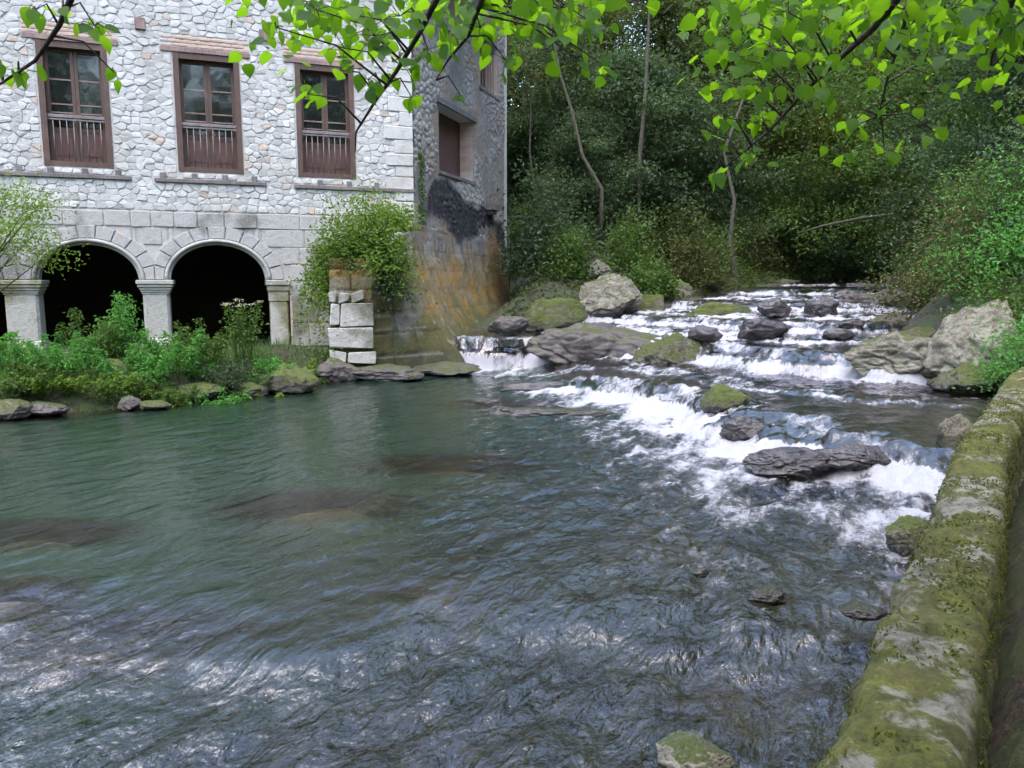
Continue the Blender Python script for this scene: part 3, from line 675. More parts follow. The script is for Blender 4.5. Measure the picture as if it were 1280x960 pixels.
# windows of the facade
for wi, (a, b) in enumerate(WINS):
    D = .14
    fr = MB(); fw_ = .115
    fr.box((-b, -.02, WZ0), (-b + fw_, D + .12, WZ1)); fr.box((-a - fw_, -.02, WZ0), (-a, D + .12, WZ1)); fr.box((-b + fw_, -.01, WZ1 - .13), (-a - fw_, D + .12, WZ1)); fr.box((-b + fw_, -.012, WZ0), (-a - fw_, D + .12, WZ0 + .10))
    win = fr.build('window', MAT['wood'], mill)
    x0, x1, z0, z1 = -b + fw_, -a - fw_, WZ0 + .10, WZ1 - .13; mid = (x0 + x1) / 2; yb = D
    ca = MB()
    for s0, s1 in ((x0, mid - .004), (mid + .004, x1)):
        st = .065
        ca.box((s0, yb, z0), (s0 + st, yb + .05, z1)); ca.box((s1 - st, yb, z0), (s1, yb + .05, z1)); ca.box((s0 + st, yb + .001, z1 - st), (s1 - st, yb + .049, z1)); ca.box((s0 + st, yb + .001, z0), (s1 - st, yb + .049, z0 + .07))
        ca.box((s0 + st, yb + .001, z0 + .62), (s1 - st, yb + .049, z0 + .70))
    ca.build('casement', MAT['wood'], win)
    for s0, s1 in ((x0 + .065, mid - .069), (mid + .069, x1 - .065)):
        pb = MB(); pb.box((s0, yb + .012, z0 + .07), (s1, yb + .035, z0 + .62)); pb.box((s0 + .05, yb + .002, z0 + .13), (s1 - .05, yb + .012, z0 + .56)); pb.build('panel', MAT['panel'], win)
        zz = [z0 + .70, z0 + 1.0, z0 + 1.17, z0 + 1.66, z1 - .065]
        for q0, q1 in zip(zz[:-1], zz[1:]):
            g = MB(); g.box((s0, yb + .022, q0 + .012), (s1, yb + .03, q1 - .012)); g.build('pane', MAT['glass'], win)
        for q in zz[1:-1]: gb = MB(); gb.box((s0, yb + .008, q - .014), (s1, yb + .04, q + .014)); gb.build('glazing_bar', MAT['lintel'], win)
    rl = MB(); rl.box((x0, .01, WZ0 + .98), (x1, .06, WZ0 + 1.04), .008); rl.box((x0, .02, WZ0 + .93), (x1, .05, WZ0 + .96)); rl.build('rail', MAT['rail'], win)
    for k in range(8):
        xx = x0 + (k + .75) * (x1 - x0) / 8.5; bl = MB(); bl.tube([(xx, .035, WZ0 + .08), (xx, .035, WZ0 + .94)], .010, 6); bl.build('baluster', MAT['rail'], win, True)
    ln = MB(); ln.box((-b - .23, -.035, WZ1 + .002), (-a + .23, .3, WZ1 + .10), .012); ln.build('lintel', MAT['lintel'], mill)
    for r3 in range(3):
        uu = a - .22 + (.1 if r3 % 2 else 0)
        while uu < b + .2:
            w = .255; e = min(uu + w, b + .23)
            if e - uu > .08: block('brick', uu, e, WZ1 + .105 + r3 * .078, WZ1 + .105 + (r3 + 1) * .078 - .002, rs.uniform(.012, .022), MAT['brick'], facade, .006, .002)
            uu += w
# old string beams with joist ends under the sills
for u0, u1, zz in [(6.15, 8.95, 4.22), (3.4, 5.7, 4.21), (-.02, 2.8, 4.19)]:
    bm_ = MB(); bm_.box((-u1, -.06, zz), (-u0, .05, zz + .075), .01); be = bm_.build('string_beam', MAT['oldbeam'], mill)
    uu = u0 + .25
    while uu < u1 - .1:
        j = MB(); j.box((-uu - .06, -.045, zz + .078), (-uu + .06, .05, zz + .20), .01); j.build('joist_end', MAT['oldbeam'], be); uu += .62 + rs.uniform(-.05, .05)
for u_, z_ in [(5.8, 7.42), (8.5, 7.5), (3.32, 7.44), (1.0, 7.6)]:
    pk = MB(); pk.box((-u_ - .1, -.062, z_ - .1), (-u_ + .1, .0, z_ + .13), .01); pk.build('putlog_end', MAT['lintel'], mill)
rf = MB(); rf.box((-UMAX - .5, -.6, ZT), (3.2, 9.4, ZT + .25)); rf.build('roof', MAT['roof'], mill)

# stained side wall with two deep windows
SL = 6.95; ST = ZT
OPEN = [(1.58, 4.12, 4.92, 6.60), (4.72, 6.30, 7.74, 9.2)]
ss = np.arange(0, SL + .01, .035); zs = np.arange(-.3, ST, .035)
for a, b, c, d in OPEN:
    for v_ in (a, b): ss[np.argmin(abs(ss - v_))] = v_
    for v_ in (c, d): zs[np.argmin(abs(zs - v_))] = v_
S_, Z_ = np.meshgrid(ss, zs)
def worley(x, y, sc, seed=0):
    x = x * sc; y = y * sc; ix = np.floor(x).astype(int); iy = np.floor(y).astype(int); b1 = np.full(x.shape, 9.0); b2 = np.full(x.shape, 9.0); r = np.random.default_rng(seed); T = r.uniform(size=(64, 64, 2))
    for dx in (-1, 0, 1):
        for dy in (-1, 0, 1):
            c = T[(ix + dx) % 64, (iy + dy) % 64]; d = np.hypot(ix + dx + c[..., 0] - x, iy + dy + c[..., 1] - y)
            n1 = np.minimum(b1, d); b2 = np.minimum(b2, np.maximum(b1, d)); b1 = n1
    return b1, b2
w1_, w2_ = worley(S_ * 1.0 + .05 * f2(S_, Z_, 3, 3), Z_ * 1.4, 4.2, 5); stn = sstep(.03, .28, w2_ - w1_)
expo = sstep(-.1, .25, f2(S_, Z_, .55, 4, 4.4) + .25 * sstep(5.5, 7, Z_) + .2 * sstep(1.8, .6, S_))
disp = .035 * stn * expo + .03 * f2(S_, Z_, 1.2, 4, 1) + .014 * f2(S_, Z_, 9, 3, 2)
for a, b, c, d in OPEN:
    disp = disp * sstep(0, .12, np.maximum(np.maximum(a - S_, S_ - b), np.maximum(c - Z_, Z_ - d)))
def lerp(a, b, f): return a + (np.asarray(b) - a) * f[..., None]
def side_color(S, Zc, rough_):
    c = np.ones(S.shape + (3,)) * np.array([.38, .335, .285])
    c = lerp(c, (.26, .225, .20), sstep(-.15, .35, f2(S, Zc, 1.1, 5, 6)))
    c = lerp(c, (.56, .52, .475), rough_ * .75)
    c = lerp(c, (.40, .27, .18), sstep(.0, .3, f2(S, Zc, .8, 4, 15)) * .7)
    grey = sstep(4.4, 5.2, S) * sstep(4, 5, Zc); c = lerp(c, (.29, .25, .23), grey * (.4 + .5 * sstep(-.3, .3, f2(S * 3, Zc * .7, 1, 4, 3))))
    # soot-black patch under the window sill
    nb = .45 * f2(S, Zc, 1.3, 5, 33) + .15 * f2(S, Zc, 6, 3, 3)
    top = np.interp(S, [0, .9, 1.3, 2.2, 3.2, 4.5, 5.4, 6.2, 6.9], [3.3, 4.3, 4.75, 4.7, 4.45, 4.25, 4.35, 3.9, 3.8]); bot = np.interp(S, [0, .8, 2.0, 3.2, 4.5, 5.2, 6, 6.9], [3.9, 3.75, 3.35, 3.15, 3.5, 3.75, 3.2, 2.6])
    m = sstep(-.12, .12, top - Zc + nb * .5) * sstep(-.2, .25, Zc - bot + nb) * sstep(.5, .9, S + nb) * (1 - .8 * sstep(5.3, 5.6, S) * sstep(6.3, 5.9, S) * sstep(3.9, 3.6, Zc)) * (.75 + .25 * sstep(-.3, 0, f2(S, Zc, 7, 3, 8)))
    c = lerp(c, (.018, .016, .020), np.clip(m * 1.15, 0, 1) * .97)
    # rust-orange run
    o = sstep(5.05, 5.2, S + nb * .3) * sstep(6.3, 6.1, S + nb * .25) * sstep(.9, 1.6, Zc + nb) * sstep(3.75, 3.3, Zc + nb * .5)
    c = lerp(c, lerp(np.ones(S.shape + (3,)) * np.array([.36, .19, .075]), (.30, .12, .065), sstep(3.0, 2.2, Zc)), np.clip(o, 0, 1) * .88)
    # whitish lime with dark drips, then moss and algae lower down
    lime = sstep(3.5, 3.0, Zc + nb) * sstep(1.4, 2.2, Zc) * sstep(5.2, 4.6, S); c = lerp(c, (.45, .43, .42), lime * .55 * sstep(-.25, .2, f2(S * 5, Zc * .8, 1, 4, 22)))
    c = lerp(c, (.13, .085, .06), lime * sstep(.05, .3, f2(S * 6, Zc * .6, 1, 4, 52)) * .75)
    al = sstep(3.3, 2.0, Zc + nb * 1.7); c = lerp(c, (.21, .145, .04), al * .85); c = lerp(c, (.36, .175, .02), al * sstep(-.1, .25, f2(S, Zc, 1.5, 4, 61)) * .75)
    mo = sstep(2.0, .9, Zc + nb * 1.8); c = lerp(c, (.085, .084, .010), mo * .85); c = lerp(c, (.035, .036, .016), sstep(.9, .25, Zc + nb) * .85)
    c = lerp(c, (.30, .28, .24), sstep(.22, .32, f2(S, Zc, 4, 3, 71)) * sstep(2.2, 1.6, Zc) * .6)
    return np.clip(c, .01, 1)
colr = side_color(S_, Z_, stn * expo)
Xs = BO[0] + SD[0] * S_ + SN[0] * disp; Ys = BO[1] + SD[1] * S_ + SN[1] * disp
V = np.stack([Xs, Ys, Z_], -1).reshape(-1, 3); F = grid_faces(len(zs), len(ss))
cx = S_.ravel()[F].mean(1); cz = Z_.ravel()[F].mean(1)
keep = np.ones(len(F), bool)
for a, b, c, d in OPEN: keep &= ~((cx > a) & (cx < b) & (cz > c) & (cz < d))
Mi = np.array(Matrix.Translation((BO[0], BO[1], 0)) @ Matrix.Rotation(ang_f, 4, 'Z'))
def tomill(P): Pm = np.asarray(P, float) - [BO[0], BO[1], 0]; R = Mi[:3, :3]; return Pm @ R
sw = obj('side_wall', mesh('side_wall', tomill(V), F[keep], MAT['sidewall'], True, None, dict(Col=colr.reshape(-1, 3))), mill)
sw['label'] = 'weathered side wall with black soot and orange rust stains'
def spt(s, z, o=0.0): q = BO + SD * s + SN * o; return (q[0], q[1], z)
def sbox(mb, s0, s1, o0, o1, z0, z1):
    V = tomill([spt(s0, z0, o0), spt(s1, z0, o0), spt(s1, z0, o1), spt(s0, z0, o1), spt(s0, z1, o0), spt(s1, z1, o0), spt(s1, z1, o1), spt(s0, z1, o1)])
    mb.add(V, [(0, 3, 2, 1), (4, 5, 6, 7), (0, 1, 5, 4), (1, 2, 6, 5), (2, 3, 7, 6), (3, 0, 4, 7)])
for wi, (a, b, c, d) in enumerate(OPEN):
    dp_ = .55
    rv = MB(); sbox(rv, a - .06, a, -dp_, -.01, c, d); sbox(rv, a - .06, b + .06, -dp_, -.01, c - .08, c); sbox(rv, a - .06, b + .06, -dp_, -.01, d, d + .08); rv.build('window_reveal', MAT['mortar'], mill)
    br = MB(); nrow = int((d - c) / .075)
    for r3 in range(nrow):
        for k in range(2):
            o0 = -dp_ + k * dp_ / 2 + (.12 if r3 % 2 else 0); sbox(br, b + rs.uniform(-.006, .006), b + .08, max(-dp_, o0 + .006), min(-.015, o0 + dp_ / 2 - .004), c + r3 * .075 + .005, c + (r3 + 1) * .075 - .004)
    sbox(br, b + .012, b + .07, -dp_, -.02, c, d)
    jb = br.build('brick_jamb', MAT['brick'], mill); jb['kind'] = 'stuff'
    fm = MB(); m0 = a + (b - a) * .40
    sbox(fm, a, a + .08, -.50, -.42, c, d); sbox(fm, b - .08, b, -.50, -.42, c, d); sbox(fm, a + .08, b - .08, -.499, -.421, d - .09, d); sbox(fm, a + .08, b - .08, -.499, -.421, c, c + .07); sbox(fm, m0 - .06, m0 + .06, -.498, -.41, c + .07, d - .09)
    win = fm.build('window', MAT['wood'], mill)
    g = MB(); sbox(g, a + .08, m0 - .06, -.47, -.46, c + .07, d - .09); g.build('pane', MAT['glass'], win)
    g = MB(); sbox(g, m0 + .06, b - .08, -.48, -.45, c + .07, d - .09); g.build('shutter' if wi == 0 else 'pane', MAT['panel'] if wi == 0 else MAT['glass'], win)
    sl = MB(); sbox(sl, a - .1, b + .1, -.5, .05, c - .085, c - .004); sl.build('sill', MAT['oldbeam'], win)
    if wi == 0: sl = MB(); sbox(sl, a - .14, b + .18, -.5, .07, d + .004, d + .14); sl.build('lintel', MAT['oldbeam'], win)
    else:
        for k in range(6):
            s_ = a + .2 + k * (b - a - .4) / 5; bl = MB(); bl.tube(tomill([spt(s_, c + .02, -.08), spt(s_, d - .02, -.08)]), .014, 6); bl.build('bar', MAT['rail'], win)
sx = MB(); sbox(sx, 5.1, 5.75, -.2, .28, 4.22, 4.36); sbox(sx, 5.2, 5.6, -.2, .2, 4.1, 4.22); sx.build('corbel_stone', MAT['oldbeam'], mill)
bw = MB(); sbox(bw, SL - .02, SL + .3, -6, -.01, -.2, ST); sbox(bw, .9, SL - .02, -1.2, -1.1, 3.5, ST); bw.build('back_wall', MAT['mortar'], mill)

# ------------------------------------------------------------------ the buttress at the corner
but = empty('stone_buttress', (-3.0, 17.5, 0)); tag(but, 'mossy battered stone buttress with bleached corner blocks beside the waterfall', 'buttress')
BL = np.array([(-3.92, 18.6), (-3.88, 16.25), (-2.98, 16.5), (-.95, 17.75), (-.05, 20.8), (.22, 25.9)])      # foot
BU = np.array([(-3.86, 18.6), (-3.84, 16.32), (-3.0, 16.6), (-2.28, 19.03), (-1.28, 22.2), (-.16, 25.7)])    # top
def resamp(P, nseg):
    out = [np.linspace(P[i], P[i + 1], n, endpoint=False) for i, n in enumerate(nseg)]; return np.concatenate(out + [P[-1:]])
seg = [50, 26, 66, 80, 100]
A, B = resamp(BL, seg), resamp(BU, seg); zz = np.arange(-.5, 3.75, .04)
f = np.clip(zz / 3.1, 0, 1)[:, None]; f = 1 - (1 - f) ** 1.7
Xb = A[None, :, 0] * (1 - f) + B[None, :, 0] * f; Yb = A[None, :, 1] * (1 - f) + B[None, :, 1] * f
ztop = np.interp(np.arange(len(A)), np.cumsum([0] + seg), [2.75, 2.55, 2.55, 3.45, 3.3, 3.2]); Zb = np.minimum(zz[:, None] + 0 * Xb, ztop[None])
Wn = np.cumsum(np.r_[0, np.linalg.norm(np.diff(B, axis=0), axis=1)]); Wg = np.broadcast_to(Wn[None], Xb.shape)
# courses of large blocks with open joints, strongest on the front part
course = Zb / .47; ci = np.floor(course); off = np.sin(ci * 12.99) * 43.7; bx_ = Wg / .75 + off; bi = np.floor(bx_)
jw = np.minimum(np.minimum(course - ci, 1 - (course - ci)) * .47, np.minimum(bx_ - bi, 1 - (bx_ - bi)) * .75)
jw = jw + .02 * f2(Wg, Zb, 6, 3, 5); joint = sstep(.035, .008, jw); rnd = np.mod(np.sin(ci * 78.2 + bi * 37.7) * 4375.5, 1)
sfront = sstep(6.2, 3.6, Wg)
dsp = -.03 * joint * (.25 + .75 * sfront) + .022 * (rnd - .5) * sfront + .06 * f2(Wg, Zb, 1.3, 4, 7) + .02 * f2(Wg, Zb, 8, 3, 9)
T = np.gradient(A * .5 + B * .5, axis=0); T /= np.linalg.norm(T, axis=1)[:, None]; Nn = np.stack([T[:, 1], -T[:, 0]], -1)
Xb = Xb + Nn[None, :, 0] * dsp; Yb = Yb + Nn[None, :, 1] * dsp
s_eq = (Xb - BO[0]) * SD[0] + (Yb - BO[1]) * SD[1]
cb = side_color(np.clip(s_eq, -1, 7), Zb, np.zeros_like(Zb)); cb = lerp(cb, (.02, .018, .012), joint * .8 * (.3 + .7 * sfront))
nbq = f2(Wg, Zb, 1.1, 5, 88)
cb = lerp(cb, (.33, .31, .26), sfront * sstep(-.1, .3, nbq) * .7 * sstep(.5, 1.0, Zb)); cb = lerp(cb, (.075, .08, .02), sfront * sstep(.05, .3, f2(Wg, Zb, 2.2, 4, 44)) * .8)
V = np.stack([Xb, Yb, Zb], -1).reshape(-1, 3) - [-3.0, 17.5, 0]
obj('masonry', mesh('masonry', V, grid_faces(len(zz), len(A)), MAT['masonry'], True, None, dict(Col=cb.reshape(-1, 3))), but)
tp = MB(); q = [(-3.8, 18.9), (-3.8, 16.36), (-3.02, 16.62), (-2.3, 19.05), (-2.6, 19.3)]; tp.add([(a + 3.0, b - 17.5, z) for z in (2.3, 2.52) for a, b in q], [tuple(range(4, -1, -1)), tuple(range(5, 10))] + [(i, (i + 1) % 5, 5 + (i + 1) % 5, 5 + i) for i in range(5)]); tp.build('soil_top', MAT['dark'], but)
# bleached corner blocks on the front face
fdv = np.array([BL[2][0] - BL[1][0], BL[2][1] - BL[1][1]]); FLn = np.linalg.norm(fdv); fdv /= FLn; fang = math.atan2(fdv[1], fdv[0])
for k, (z0, z1, cuts_) in enumerate([(.32, .62, [0, .34, .95]), (.64, 1.12, [0, .95]), (1.14, 1.60, [0, .27, .95]), (1.62, 1.86, [0, .22, .48, .80])]):
    for a, b in zip(cuts_[:-1], cuts_[1:]):
        m = block('corner_block', -b + .0, -a, z0, z1, rs.uniform(.03, .07), MAT['whiteblock'], but, .016, .026)
        m.location = (BL[1][0] + 3.0, BL[1][1] - 17.5 - .02, 0); m.rotation_euler = (-.02, 0, fang)

# ------------------------------------------------------------------ mossy river wall beside the path
PW = np.array([(-2.6, -2.2), (-.9, -.1), (.0, .75), (.79, 1.81), (1.45, 2.8), (2.14, 3.8), (3.09, 5.26), (4.62, 7.36), (5.45, 8.5), (6.35, 9.7), (7.2, 10.6)])
tt = np.concatenate([np.linspace(i, i + 1, 12, endpoint=False) for i in range(len(PW) - 1)] + [[len(PW) - 1]])
def cr(P, t):
    i = np.clip(np.floor(t).astype(int), 0, len(P) - 2); f = (t - i)[:, None]; g = lambda k: P[np.clip(i + k, 0, len(P) - 1)]
    return .5 * (2 * g(0) + (g(1) - g(-1)) * f + (2 * g(-1) - 5 * g(0) + 4 * g(1) - g(2)) * f ** 2 + (3 * g(0) - g(-1) - 3 * g(1) + g(2)) * f ** 3)
Lw = cr(PW, tt); arc = np.r_[0, np.cumsum(np.linalg.norm(np.diff(Lw, axis=0), axis=1))]; n_ = int(arc[-1] / .025); aa = np.linspace(0, arc[-1], n_); Lw = np.stack([np.interp(aa, arc, Lw[:, k]) for k in (0, 1)], 1)
T = np.gradient(Lw, axis=0); T /= np.linalg.norm(T, axis=1)[:, None]; Nw = np.stack([T[:, 1], -T[:, 0]], 1)        # to the path side
prof = [(-.10, -.7), (-.06, .1), (-.03, .45), (-.01, .72), (.0, .84), (.012, .905), (.04, .94)] + [(x, 0.955 + .004 * math.sin(math.pi * (x - .05) / .22)) for x in np.linspace(.06, .26, 9)] + [(.29, .94), (.315, .90), (.325, .83), (.33, .6), (.335, .3)]
prof = np.array(prof); pr = [prof[0]]
for a, b in zip(prof[:-1], prof[1:]):
    k = max(1, int(np.linalg.norm(b - a) / .03)); pr += [a + (b - a) * j / k for j in range(1, k + 1)]
prof = np.array(pr)
Xp = Lw[:, None, 0] + Nw[:, None, 0] * prof[None, :, 0]; Yp = Lw[:, None, 1] + Nw[:, None, 1] * prof[None, :, 0]; Zp = prof[None, :, 1] + 0 * Xp
P3 = np.stack([Xp, Yp, Zp], -1); nn = fbm(P3 * 2.2 + 3, 5); n2_ = fbm(P3 * 9 + 8, 4)
lump = .018 * nn + .030 * n2_ + .016 * fbm(P3 * 30, 3)
joint_ = np.zeros(n_)
for q in np.arange(.5, aa[-1], .83): joint_ += np.exp(-((aa - q - .05 * math.sin(q * 9)) / .02) ** 2)
pn = np.gradient(prof, axis=0); pn /= np.linalg.norm(pn, axis=1)[:, None]; po = np.stack([-pn[:, 1], pn[:, 0]], 1)
lump = lump - .02 * joint_[:, None] * (prof[None, :, 1] > .5)
Xp += Nw[:, None, 0] * po[None, :, 0] * lump; Yp += Nw[:, None, 1] * po[None, :, 0] * lump; Zp = Zp + po[None, :, 1] * lump
t = NT('mossy_wall_stone'); p = t.pos(); n1 = t.noise(p, 2.6, 5, .62, .4); n2 = t.noise(p, 11, 6, .7); n3 = t.noise(p, 85, 6, .75)
g = t.n('NewGeometry'); nz = t.n('SeparateXYZ', Vector=g.outputs['Normal']).outputs[2]
st = t.mix(t.ramp(n2, .35, .65), (.10, .09, .066), (.30, .28, .225)); st = t.mix(t.ramp(n3, .48, .72, 0, .45), st, (.09, .08, .06))
mo = t.mix(t.ramp(n2, .3, .7), (.050, .056, .008), (.165, .165, .022)); mo = t.mix(t.ramp(n3, .46, .68, 0, .6), mo, (.026, .024, .007)); mo = t.mix(t.ramp(t.noise(p, 5, 4), .5, .7, 0, .6), mo, (.12, .095, .035))
mf = t.ramp(t.math('ADD', n1, t.math('MULTIPLY', t.math('SUBTRACT', n2, .5), .6)), .51, .61, 1, 0)
mf = t.math('MAXIMUM', mf, t.ramp(nz, .75, .35, 0, .75)); mf = t.math('MULTIPLY', mf, t.ramp(n3, .25, .45, .6, 1))
t.P(Base_Color=t.mix(mf, st, mo), Roughness=.95, Normal=t.bump(t.math('ADD', n2, t.math('MULTIPLY', n3, 1.0)), .9, .03))
wall = obj('river_wall', mesh('river_wall', np.stack([Xp, Yp, Zp], -1).reshape(-1, 3), grid_faces(n_, len(prof))[:, ::-1], t.m, True))
tag(wall, 'low mossy stone river wall with rounded pale top beside the path', 'wall')

# ------------------------------------------------------------------ leaves and plants
def leafset(C, size, r, up=.5, asp=.55, fold=.15, tdir=None, tbias=0.0):
    C = np.asarray(C, float); n = len(C); size = np.broadcast_to(size, (n,))[:, None]
    N = r.normal(size=(n, 3)); N[:, 2] += up * 2; N /= np.linalg.norm(N, axis=1)[:, None]
    t_ = r.normal(size=(n, 3))
    if tdir is not None: t_ = t_ + tbias * np.asarray(tdir)
    t_ -= (t_ * N).sum(1)[:, None] * N; t_ /= np.linalg.norm(t_, axis=1)[:, None]; b_ = np.cross(N, t_)
    L = size * r.uniform(.75, 1.25, (n, 1)); w = L * asp
    V = np.stack([C - t_ * L * .5, C + b_ * w * .5 + N * L * fold - t_ * L * .05, C + t_ * L * .5, C - b_ * w * .5 + N * L * fold - t_ * L * .05], 1).reshape(-1, 3)
    return V, np.arange(n * 4).reshape(n, 4)
def tree_parts(seed, H, base, R, nlimb, per, lsz, tr, lean=(0, 0), sig=.55, low=.0, wig=.25, sub=3, up=.6):
    r = np.random.default_rng(seed); mb = MB(); k = 9
    hs = np.linspace(0, 1, k); P = np.stack([lean[0] * hs ** 1.5 * H + wig * np.cumsum(r.normal(0, .35, k)) * hs, lean[1] * hs ** 1.5 * H + wig * np.cumsum(r.normal(0, .35, k)) * hs, hs * H * .93 - .4], 1)
    mb.tube(P, tr * (1 - hs * .85) + .012, 8); cl = []
    for i in range(nlimb):
        f = base + (1 - base) * (i + r.uniform(0, 1)) / nlimb; f = min(f, .98)
        q = np.array([np.interp(f, hs, P[:, j]) for j in range(3)]); az = i * 2.4 + r.normal(0, .5); g_ = (f - base) / (1 - base)
        ln = R * (math.sin(math.pi * min(1, .18 + .78 * g_)) ** .8) * r.uniform(.7, 1.15); el = r.uniform(.05, .45) + .7 * g_ - low
        d = np.array([math.cos(az) * math.cos(el), math.sin(az) * math.cos(el), math.sin(el)])
        L = [q]; 
        for j in range(4): d = d + r.normal(0, .16, 3); d /= np.linalg.norm(d); L.append(L[-1] + d * ln / 4)
        L = np.array(L); rr = tr * (1 - f * .8) * .42; mb.tube(L, np.linspace(rr, .008, 5), 5); cl += [L[2], L[3], L[4], (L[3] + L[4]) / 2]
        for j in range(sub):
            a_ = L[r.integers(1, 4)]; d2 = d + r.normal(0, .7, 3); d2 /= np.linalg.norm(d2); e_ = a_ + d2 * ln * r.uniform(.25, .5); mb.tube([a_, (a_ + e_) / 2 + r.normal(0, .05, 3), e_], [rr * .4, rr * .25, .006], 4); cl += [e_, (a_ + e_) / 2]
    cl = np.array(cl); n = len(cl) * per
    C = np.repeat(cl, per, 0) + r.normal(size=(n, 3)) * np.repeat(r.uniform(.5, 1.3, (len(cl), 1)), per, 0) * np.array([sig, sig, sig * .6])
    return mb, leafset(C, lsz, r, up)
def make_tree(name, label, group, leaf, bark, *a, **k):
    mb, (V, F) = tree_parts(*a, **k); t = empty(name); tag(t, label, 'tree', group)
    mb.build('trunk', MAT[bark], t, True); obj('crown', mesh('crown', V, F, MAT[leaf]), t); return t
def copy_tree(o, parent=None):
    c = o.copy(); COL.objects.link(c); c.parent = parent
    for ch in list(o.children): copy_tree(ch, c)
    return c
protos = {
 'dark': make_tree('evergreen_tree', 'dense dark evergreen tree on the wooded slope behind the river', 'dark evergreens on the slope', 'leaf_dark', 'bark', 101, 13, .10, 4.2, 26, 85, .20, .22, low=.15, sig=.62),
 'olive': make_tree('broadleaf_tree', 'olive green broadleaf tree with feathery twigs on the wooded slope', 'olive trees on the slope', 'leaf_olive', 'bark', 102, 15, .22, 4.6, 24, 75, .18, .20, low=.1, sig=.7),
 'blue': make_tree('laurel_tree', 'blue-green laurel-like understorey tree in the dark wood', 'laurels in the wood', 'leaf_blue', 'bark', 103, 7, .10, 3.0, 22, 60, .17, .10, low=.2, sig=.5),
 'yellow': make_tree('sun_painted_tree', 'yellow-green tree with sunlight painted into its leaves behind the dark wood', 'sun-painted trees far behind', 'leaf_sun_painted', 'bark', 104, 17, .2, 5.0, 24, 70, .24, .22, sig=.8),
 'mid': make_tree('ash_tree', 'mid green leafy tree leaning over the stream bend', 'green trees at the stream bend', 'leaf_mid', 'bark', 105, 11, .18, 4.0, 24, 75, .17, .17, low=.15, sig=.6),
}
first = set(); LAB = {k: (o['label'], o['group']) for k, o in protos.items()}
def plant_tree(kind, x, y, sc=1.0, rz=0.0, dz=0.0):
    o = protos[kind] if kind not in first else copy_tree(protos[kind]); first.add(kind)
    o.location = (x, y, gz(x, y) - .1 + dz); o.rotation_euler = (0, 0, rz); o.scale = (sc, sc, sc * random.uniform(.92, 1.1)); return o
HT = dict(dark=13, olive=15, blue=7, yellow=17, mid=11)
NEAR = {(655, 33): 'dark evergreen standing behind the end of the mill wall', (780, 29): 'blue-green laurel tree above the big pale boulder', (815, 34): 'dark evergreen behind the straight mossy trunk', (850, 30): 'blue-green laurel tree behind the grey bank boulder',
    (1190, 32): 'dark evergreen leaning over the upper cascade from the right bank', (1150, 30): 'green tree beside the bare crooked limb', (1260, 26): 'dark evergreen on the slope above the blue-green thicket', (1215, 22): 'small green tree above the shaded thicket',
    (1185, 24): 'blue-green laurel tree over the dark thicket on the right bank', (1260, 18): 'small blue-green laurel tree behind the grey-green tall bush', (690, 30): 'blue-green laurel tree beside the pale wooden rail', (730, 27.5): 'low blue-green laurel tree under the leaning pale trunk', (1310, 20): 'green tree above the lush bright bush'}
def tpx(kind, px, y, sc=1.0):
    x = (px - 640) / 965 * y
    if kind != 'blue': sc = max(.45, (2.1 + .385 * y * random.uniform(.93, 1.06) - gz(x, y)) / HT[kind])
    o = plant_tree(kind, x, y, sc, random.uniform(0, 6.28)); lab = NEAR.get((px, y)); far = LAB[kind]
    if lab: o['label'] = lab; o['group'] = 'trees near the stream'
    else: o['label'], o['group'] = far
    return o
for kd, px, y, sc in [
    ('dark', 655, 33, 1.0), ('olive', 700, 38, 1.0), ('dark', 745, 36, .95), ('blue', 780, 29, 1.0), ('dark', 815, 34, 1.05), ('dark', 880, 37, 1.0), ('blue', 850, 30, .9),
    ('dark', 620, 44, 1.2), ('olive', 760, 46, 1.15), ('dark', 850, 48, 1.2), ('olive', 930, 44, 1.0), ('mid', 925, 36, .8), ('yellow', 935, 66, 1.0), ('yellow', 1040, 72, 1.0), ('yellow', 985, 50, 1.1), ('mid', 1000, 41, .8),
    ('olive', 1060, 52, 1.0), ('mid', 1090, 40, .85), ('olive', 1130, 44, 1.0), ('blue', 1045, 37, .8), ('dark', 1190, 32, .9), ('mid', 1150, 30, .75), ('dark', 1260, 26, .8), ('mid', 1215, 22, .55), ('blue', 1185, 24, .8), ('blue', 1260, 18, .7), ('dark', 1330, 30, 1.0), ('mid', 1310, 20, .7),
    ('yellow', 1010, 43, 1.0), ('yellow', 1105, 47, 1.0), ('olive', 634, 37, 1.0), ('blue', 640, 31, .9), ('olive', 1210, 40, 1.0), ('yellow', 1130, 60, .9), ('dark', 560, 40, 1.1), ('olive', 680, 56, 1.2), ('yellow', 1080, 62, 1.2), ('blue', 690, 30, .8), ('blue', 730, 27.5, .55), ('blue', 900, 33, .75), ('blue', 960, 38, .8)]:
    tpx(kd, px, y, sc)
# woods behind and beside the viewer, seen in the window glass and the water; some added to shade the scene
for kd, x, y, sc in [('dark', -10, -14, 1), ('olive', -4, -11, 1), ('mid', 2, -15, 1.1), ('dark', 8, -11, 1), ('olive', 13, -4, 1), ('mid', 14, 4, .9), ('dark', -17, -16, 1.2), ('dark', 17, 11, .9), ('olive', -24, -12, 1.1), ('mid', 9.5, 1.5, 1.0), ('dark', 12, -8, 1.2), ('olive', 5.5, -5.5, .95), ('mid', -1.5, -6.5, .9), ('dark', -7, -8, 1.1), ('dark', -30, 2, 1.2), ('olive', -27, -5, 1.2), ('dark', 14, 16, 1.0), ('mid', -19, -10, 1.1), ('dark', 20, 4, 1.2)]:
    o = plant_tree(kd, x, y, sc, random.uniform(0, 6)); o['label'] = 'tree of the wood behind the path, across the river from the mill'; o['group'] = 'wood behind the path'
